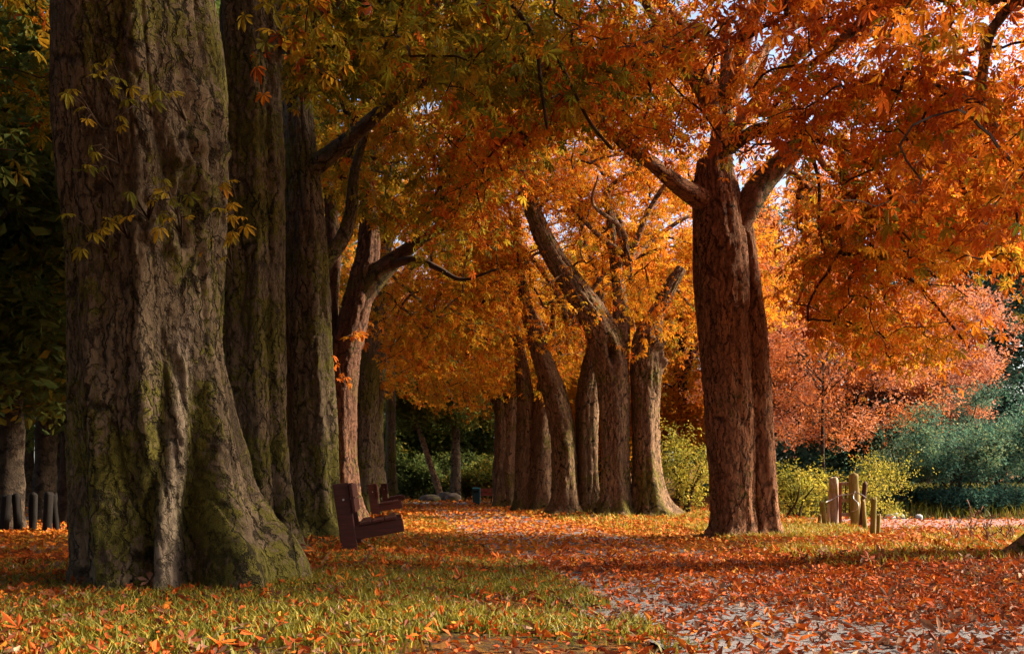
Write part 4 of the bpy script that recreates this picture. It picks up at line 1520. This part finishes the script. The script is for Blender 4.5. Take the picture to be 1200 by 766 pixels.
round_post(1029, 602, 630, 4.8, 17.0, "short thin post tight against the stout nearest one", M['post_moss'], 9)

gx0 = on_ground(984, GD)
gate = empty("field_gate", gx0, "narrow rusty gate of thin bars hung between the two thick gateposts", "gate")
wdt, hgt = 15.5 / F * GD, 52 / F * GD
for q in (0.012, wdt):
    b = MB(); b.box((q, 0, hgt / 2 + .04), (.055, .05, hgt), None, .006); b.build("stile", M['bench_red'], gate)
for q in (.99, .62, .30):
    b = MB(); b.box((wdt / 2, -.004, hgt * q + .02), (wdt - .058, .05, .075), None, .008); b.build("rail", M['post_pale'], gate)
for q in (.45, .75):
    b = MB(); b.box((wdt * q, .004, hgt * .66), (.02, .02, hgt * .62), None, .003); b.build("bar", M['post_dark'], gate)

wire = MB()
w0, w1 = P(969, 588, 20.25), P(983, 581, 20.35)
pts = [P(968, 588, 20.2), P(975, 585, 20.3), P(984, 580, 20.3), P(994, 579, 20.35), P(1003, 577, 20.1), P(1009, 579, 19.45), P(1015, 583, 18.6)]
wire.tube(catmull(np.array(pts), 24), .012, 5)
pts = [P(1002, 575, 20.1), P(1000, 583, 20.05), P(1006, 590, 19.9), P(1004, 597, 19.9), P(998, 599, 20.1)]
wire.tube(catmull(np.array(pts), 18), .009, 5)
wire.build("barbed_wire", M['wire'], label="pale slack wire looped round the gateposts and over the gate", cat="wire")

# dark posts on the left
for i, (px, w, top, lab) in enumerate((
    (4, 11, 581, "black timber post at the very edge of the picture"),
    (22, 10, 580, "black timber post, second from the picture's edge"),
    (38, 9, 580, "black timber post standing before the bright gap in the wood"),
    (55, 10, 579, "black timber post below the bare shaggy trunk"),
    (67, 8, 581, "thinnest black timber post of the dark row"),
    (82, 9, 579, "black timber post closest to the huge buttressed trunk"),
    (-14, 11, 580, "black timber post just outside the picture's edge"))):
    round_post(px, top, 628, w, 18.2 + .1 * (i % 3), lab, M['post_black'], 40 + i, "black timber posts by the lane", square=False)

# ------------------------------------------------------------------ fallen leaves, grass, weeds


def litter_tmpl(seed, n=3):
    r = random.Random(seed)
    v, f = [], []
    cu, tw = r.uniform(-.3, 1.1), r.uniform(-.6, .6)
    us = [0, .3, .65, 1.0]
    ws = [.02, r.uniform(.10, .18), r.uniform(.16, .27), .02]
    bend = r.uniform(-.25, .25)
    for u, w in zip(us, ws):
        zc = cu * (u - .5) ** 2 * 1.6
        s_ = bend * u * u
        v += [(u - .5, w + s_, zc + w * (.6 + tw)), (u - .5, s_, zc), (u - .5, -w * .9 + s_, zc + w * (.6 - tw))]
    for k in range(3):
        a = k * 3
        f += [(a, a + 1, a + 3), (a + 1, a + 4, a + 3), (a + 1, a + 2, a + 4), (a + 2, a + 5, a + 4)]
    return np.array(v), f


LIT = [litter_tmpl(s) for s in range(9)]
LIT_LO = [(np.array([(-.5, 0, .08), (.05, .24, .12), (.5, 0, .06), (.05, -.24, .1)]), [(0, 2, 1), (0, 3, 2)]),
          (np.array([(-.5, 0, 0), (.1, .26, .2), (.5, 0, .12), (.1, -.2, .02)]), [(0, 2, 1), (0, 3, 2)])]


def wedge(n, d0, d1, margin=1.25):
    u = rng.uniform(0, 1, n)
    d = np.sqrt(d0 * d0 + u * (d1 * d1 - d0 * d0))
    x = rng.uniform(-.515 * margin, .515 * margin, n) * d + rng.normal(size=n) * .3
    return x, d


TRUNKS = [(o.location.x, o.location.y) for o in bpy.data.objects if o.name.startswith("chestnut_tree")]


def litter(name, n, d0, d1, size, tmpls, mat, **k):
    x, y = wedge(n, d0, d1)
    off = x - path_center(y)
    on_path = np.abs(off) < PATH_HALF
    nz = fbm(x / .9, y / .9, 0.0, 55, 3)
    nz2 = fbm(x / 2.2, y / 2.2, 0.0, 57, 3)
    dens = np.ones(n)
    dens = np.where(on_path, np.where(y < 10.5, .38 + .9 * smooth(-.15, .35, nz), .8 + .4 * nz), dens)
    left_verge = (off < -PATH_HALF)
    dens = np.where(left_verge, np.where(y < 12, .27, .36) + .78 * smooth(-.25, .4, nz2), dens)
    right = off > PATH_HALF
    dens = np.where(right, .65 + .5 * smooth(-.3, .3, nz2), dens)
    dens = np.where((x > 7.2) & (y > 19) & (y < 25.2), .2, dens)
    dens = np.where((x > 7.5) & (y > 25.2), 0, dens)
    dens = np.where((x < -8) & (y > 22), .2, dens)
    keep = rng.uniform(0, 1, n) < dens
    x, y = x[keep], y[keep]
    m = len(x)
    a = rng.uniform(0, 6.283, m)
    tilt = rng.normal(size=m) * .38
    R = frames(np.stack([np.cos(a), np.sin(a), tilt], -1), np.array([0, 0, 1.]) + rng.normal(size=(m, 3)) * .5)
    sc = size * (.45 + .95 * rng.beta(1.6, 2.6, m))
    z = ground_z(x, y) + .025 + sc * np.abs(tilt) * .35 + rng.uniform(0, .02, m)
    ti = np.clip(.42 + .18 * fbm(x / 1.5, y / 1.5, 0., 66, 2) + rng.normal(size=m) * .25 + .27 * smooth(14, 7, y), 0, .93)
    ti = np.where(rng.uniform(size=m) < .018, 1.0, ti)
    return np.stack([x, y, z], -1), R, sc, ti


pos, R, sc, ti = litter("near", 66000, 3.2, 12.5, .080, LIT, M['litter'])
# the 300 that show largest are things
d = pos[:, 1]
px = 600 + pos[:, 0] / d * F
py = HORIZON - (pos[:, 2] - CAM_Z) / d * F
inview = (px > 4) & (px < 1196) & (py < 763) & ~((px < 350) & (d > 8.2)) & ~((px > 1180) & (d > 10))
order = np.where(inview)[0]
order = order[np.argsort(-(sc * F / d)[order])][:280]
keep = np.ones(len(pos), bool)
keep[order] = False
LIT_ME = [mesh_from("fallen_leaf", v_, [i for q in f_ for i in q], 3, M['litter_single']) for v_, f_ in LIT]
seat = bpy.data.objects["park_bench"]
bpy.context.view_layer.update()
for i in range(14):
    lx, ly = random.uniform(.2, .62), random.uniform(.15, 1.75)
    wp = seat.matrix_world @ Vector((lx, ly, .478 + (lx - .40) * .176))
    o = bpy.data.objects.new("fallen_leaf", LIT_ME[i % 9])
    C.objects.link(o)
    o.matrix_world = Matrix.Translation(wp) @ Matrix.Rotation(random.uniform(0, 6.28), 4, 'Z') @ Matrix.Rotation(random.uniform(-.3, .1), 4, 'Y') @ Matrix.Scale(random.uniform(.09, .14), 4)
    o["tint"] = random.uniform(.15, .7)
    tag(o, f"curled {'yellow-orange' if o['tint'] < .3 else 'orange' if o['tint'] < .5 else 'rust'} fallen leaf on the {'near end' if ly < .65 else 'middle' if ly < 1.2 else 'far end'} of the nearest bench's seat", "leaf", "leaves on the bench seat")
for i in order:
    o = bpy.data.objects.new("fallen_leaf", LIT_ME[i % 9])
    C.objects.link(o)
    m4 = Matrix(R[i].tolist()).to_4x4()
    m4.translation = Vector(pos[i].tolist())
    o.matrix_world = m4 @ Matrix.Scale(float(sc[i]), 4)
    o["tint"] = float(ti[i])
    on = abs(pos[i, 0] - path_center(pos[i, 1])) < PATH_HALF
    colr = "yellow-orange" if ti[i] < .3 else "bright orange" if ti[i] < .55 else "rust-red" if ti[i] < .8 else "dark brown" if ti[i] < .95 else "pale pinkish"
    off_ = pos[i, 0] - path_center(pos[i, 1])
    if on:
        where = "on bare grey path" if abs(off_) < .7 else "at the path's grassy edge" if off_ < 0 else "at the path's riverside edge"
    elif off_ > 0:
        where = "on the riverside verge"
    else:
        where = "on grass below the huge trunk" if pos[i, 0] < -1.6 else "on grass between trunk and path" if off_ < -2.6 else "on grass beside the path"
    big_ = "large" if sc[i] > .092 else "middling" if sc[i] > .078 else "small"
    pose = "standing on edge" if R[i][2, 2] < .75 else "tilted" if abs(R[i][2, 0]) > .35 else "flat"
    far_ = "nearest" if pos[i, 1] < 6.0 else "mid-foreground" if pos[i, 1] < 7.4 else "farther off"
    tag(o, f"{big_} {colr} leaf {pose} {where}, {far_}", "leaf", "fallen leaves in the foreground")
cpos, cR, csc, cti = litter("near", 1500, 3.2, 14, .21, PALM_FLAT, M['litter'])
cpos[:, 2] += .02
link("leaf_litter", scatter_mesh("leaf_litter", PALM_FLAT, cpos, cR, csc, np.clip(cti + .1, 0, .93), M['litter']), kind="stuff", label="whole hand-shaped fallen leaves lying among the litter", cat="fallen leaves")
sx_, sy_ = wedge(900, 3.2, 16)
sk = MB()
for x_, y_, z_ in zip(sx_, sy_, ground_z(sx_, sy_)):
    a_, l_ = random.uniform(0, 6.28), random.uniform(.05, .28)
    e_ = np.array([math.cos(a_) * l_, math.sin(a_) * l_, random.uniform(0, .04)])
    p_ = np.array([x_, y_, z_ + .05])
    sk.tube([p_, p_ + e_ * .5 + (0, 0, random.uniform(0, .02)), p_ + e_], [.004, .003, .002], 3, False)
sk.build("twig_litter", M['twig'], kind="stuff", label="thin dead twigs and leaf stalks scattered on the ground", cat="twigs")
lit_parts = [scatter_mesh("leaf_litter", LIT, pos[keep], R[keep], sc[keep], ti[keep], M['litter'])]
link("leaf_litter", lit_parts[0], kind="stuff", label="thick scatter of fallen leaves on the near path and verges", cat="fallen leaves")
for n_, d0, d1, s_, tm, lab in ((60000, 12.5, 24, .095, LIT_LO, "orange carpet of fallen leaves in the middle of the avenue"), (52000, 24, 44, .14, LIT_LO, "orange carpet of fallen leaves along the far avenue"),
                                (9000, 44, 66, .28, LIT_LO, "fallen leaves at the end of the avenue")):
    pos, R, sc, ti = litter("far", n_, d0, d1, s_, tm, M['litter'])
    ti = np.where(ti > .95, ti, np.clip(ti * .8 - .06, 0, 1))
    link("leaf_litter", scatter_mesh("leaf_litter", tm, pos, R, sc, ti, M['litter']), kind="stuff", label=lab, cat="fallen leaves")


def blades(name, x, y, h, tint, **k):
    m = len(x)
    a = rng.uniform(0, 6.283, m)
    z = ground_z(x, y) - .01
    w = .0045 + .003 * rng.uniform(size=m) + .0004 * y
    lean = rng.normal(size=(m, 2)) * .45
    dx, dy = np.cos(a) * w, np.sin(a) * w
    b = np.stack([x, y, z], -1)
    side = np.stack([dx, dy, 0 * dx], -1)
    mid = b + np.stack([lean[:, 0] * h * .35, lean[:, 1] * h * .35, h * .6], -1)
    tip = b + np.stack([lean[:, 0] * h, lean[:, 1] * h, h], -1)
    V = np.stack([b - side, b + side, mid + side * .7, mid - side * .7, tip], 1).reshape(-1, 3)
    i = np.arange(m)[:, None] * 5
    f = np.concatenate([i + np.array([[0, 1, 2]]), i + np.array([[0, 2, 3]]), i + np.array([[3, 2, 4]])], 1).reshape(-1, 3)
    link(name, mesh_from(name, V, f, 3, M['grass'], {"tint": ('FACE', np.repeat(tint, 3))}), kind="stuff", **k)


def grass_field(n, d0, d1, h0, sel, t0, **k):
    x, y = wedge(n, d0, d1, 1.15)
    ok = sel(x, y)
    x, y = x[ok], y[ok]
    h = h0 * rng.uniform(.5, 1.3, len(x))
    t = np.clip(rng.normal(t0, .2, len(x)), 0, 1)
    blades("grass", x, y, h, t, **k)


offp = lambda x, y: x - path_center(y)
patch = lambda x, y, s, th: fbm(x / s, y / s, 0., 88, 3) + rng.normal(size=len(x)) * .1 > th
grass_field(170000, 3.4, 12, .085, lambda x, y: (offp(x, y) < -1.2) & patch(x, y, 1.3, -.14), .46, label="short yellowish grass on the shaded verge in front of the huge tree", cat="grass")
grass_field(60000, 12, 28, .09, lambda x, y: (offp(x, y) < -1.3) & (x > -7) & patch(x, y, 1.6, -.05), .55, label="grass showing between fallen leaves around the benches", cat="grass")
grass_field(60000, 10.5, 20, .12, lambda x, y: (offp(x, y) > 1.5) & (x > 3.4) & patch(x, y, 1.5, -.08) & ~((x > 6.8) & (y > 19)), .68, label="longer straw-yellow grass on the sunny verge by the gate", cat="grass")
grass_field(30000, 18, 34, .14, lambda x, y: (offp(x, y) > 1.6) & (x < 8.5) & patch(x, y, 1.6, .0), .72, label="yellow grass round the trees of the sunny row", cat="grass")
grass_field(50000, 30, 46, .35, lambda x, y: (x > 8.5) & (y > 30.6), .38, label="tall green grass on the far bank under the shrubs", cat="grass")


def weed(px, d, h, label, seed):
    r_ = np.random.default_rng(seed)
    x, y, z = on_ground(px, d)
    T = empty("dry_weed", (x, y, z), label, "weed", "dry weeds in the riverside grass")
    for k in range(4):
        b = MB()
        a = r_.uniform(-.25, .25)
        hh = h * r_.uniform(.6, 1.05)
        x0 = r_.normal() * .05
        pts = catmull(np.array([(x0, 0, -.03), (x0 + a * hh * .4, r_.normal() * .02, hh * .5), (x0 + a * hh, r_.normal() * .05, hh)]), 8)
        b.tube(pts, np.linspace(.006, .003, 8), 4)
        for q in range(6):
            p0 = pts[r_.integers(2, 8)]
            b.tube([p0, p0 + (r_.normal() * .04, r_.normal() * .04, .05 + r_.uniform(0, .04))], [.006, .010], 4)
        b.build("stem", M['weed'], T)


weed(1136, 15.4, .62, "tallest dry reddish weed standing in the riverside grass", 1)
weed(1122, 15.0, .40, "short dry weed on the gate side of the tallest one", 2)
weed(1158, 14.6, .42, "dry weed between the tallest one and the root flare", 3)
weed(1178, 14.8, .38, "dry weed closest to the root flare", 4)
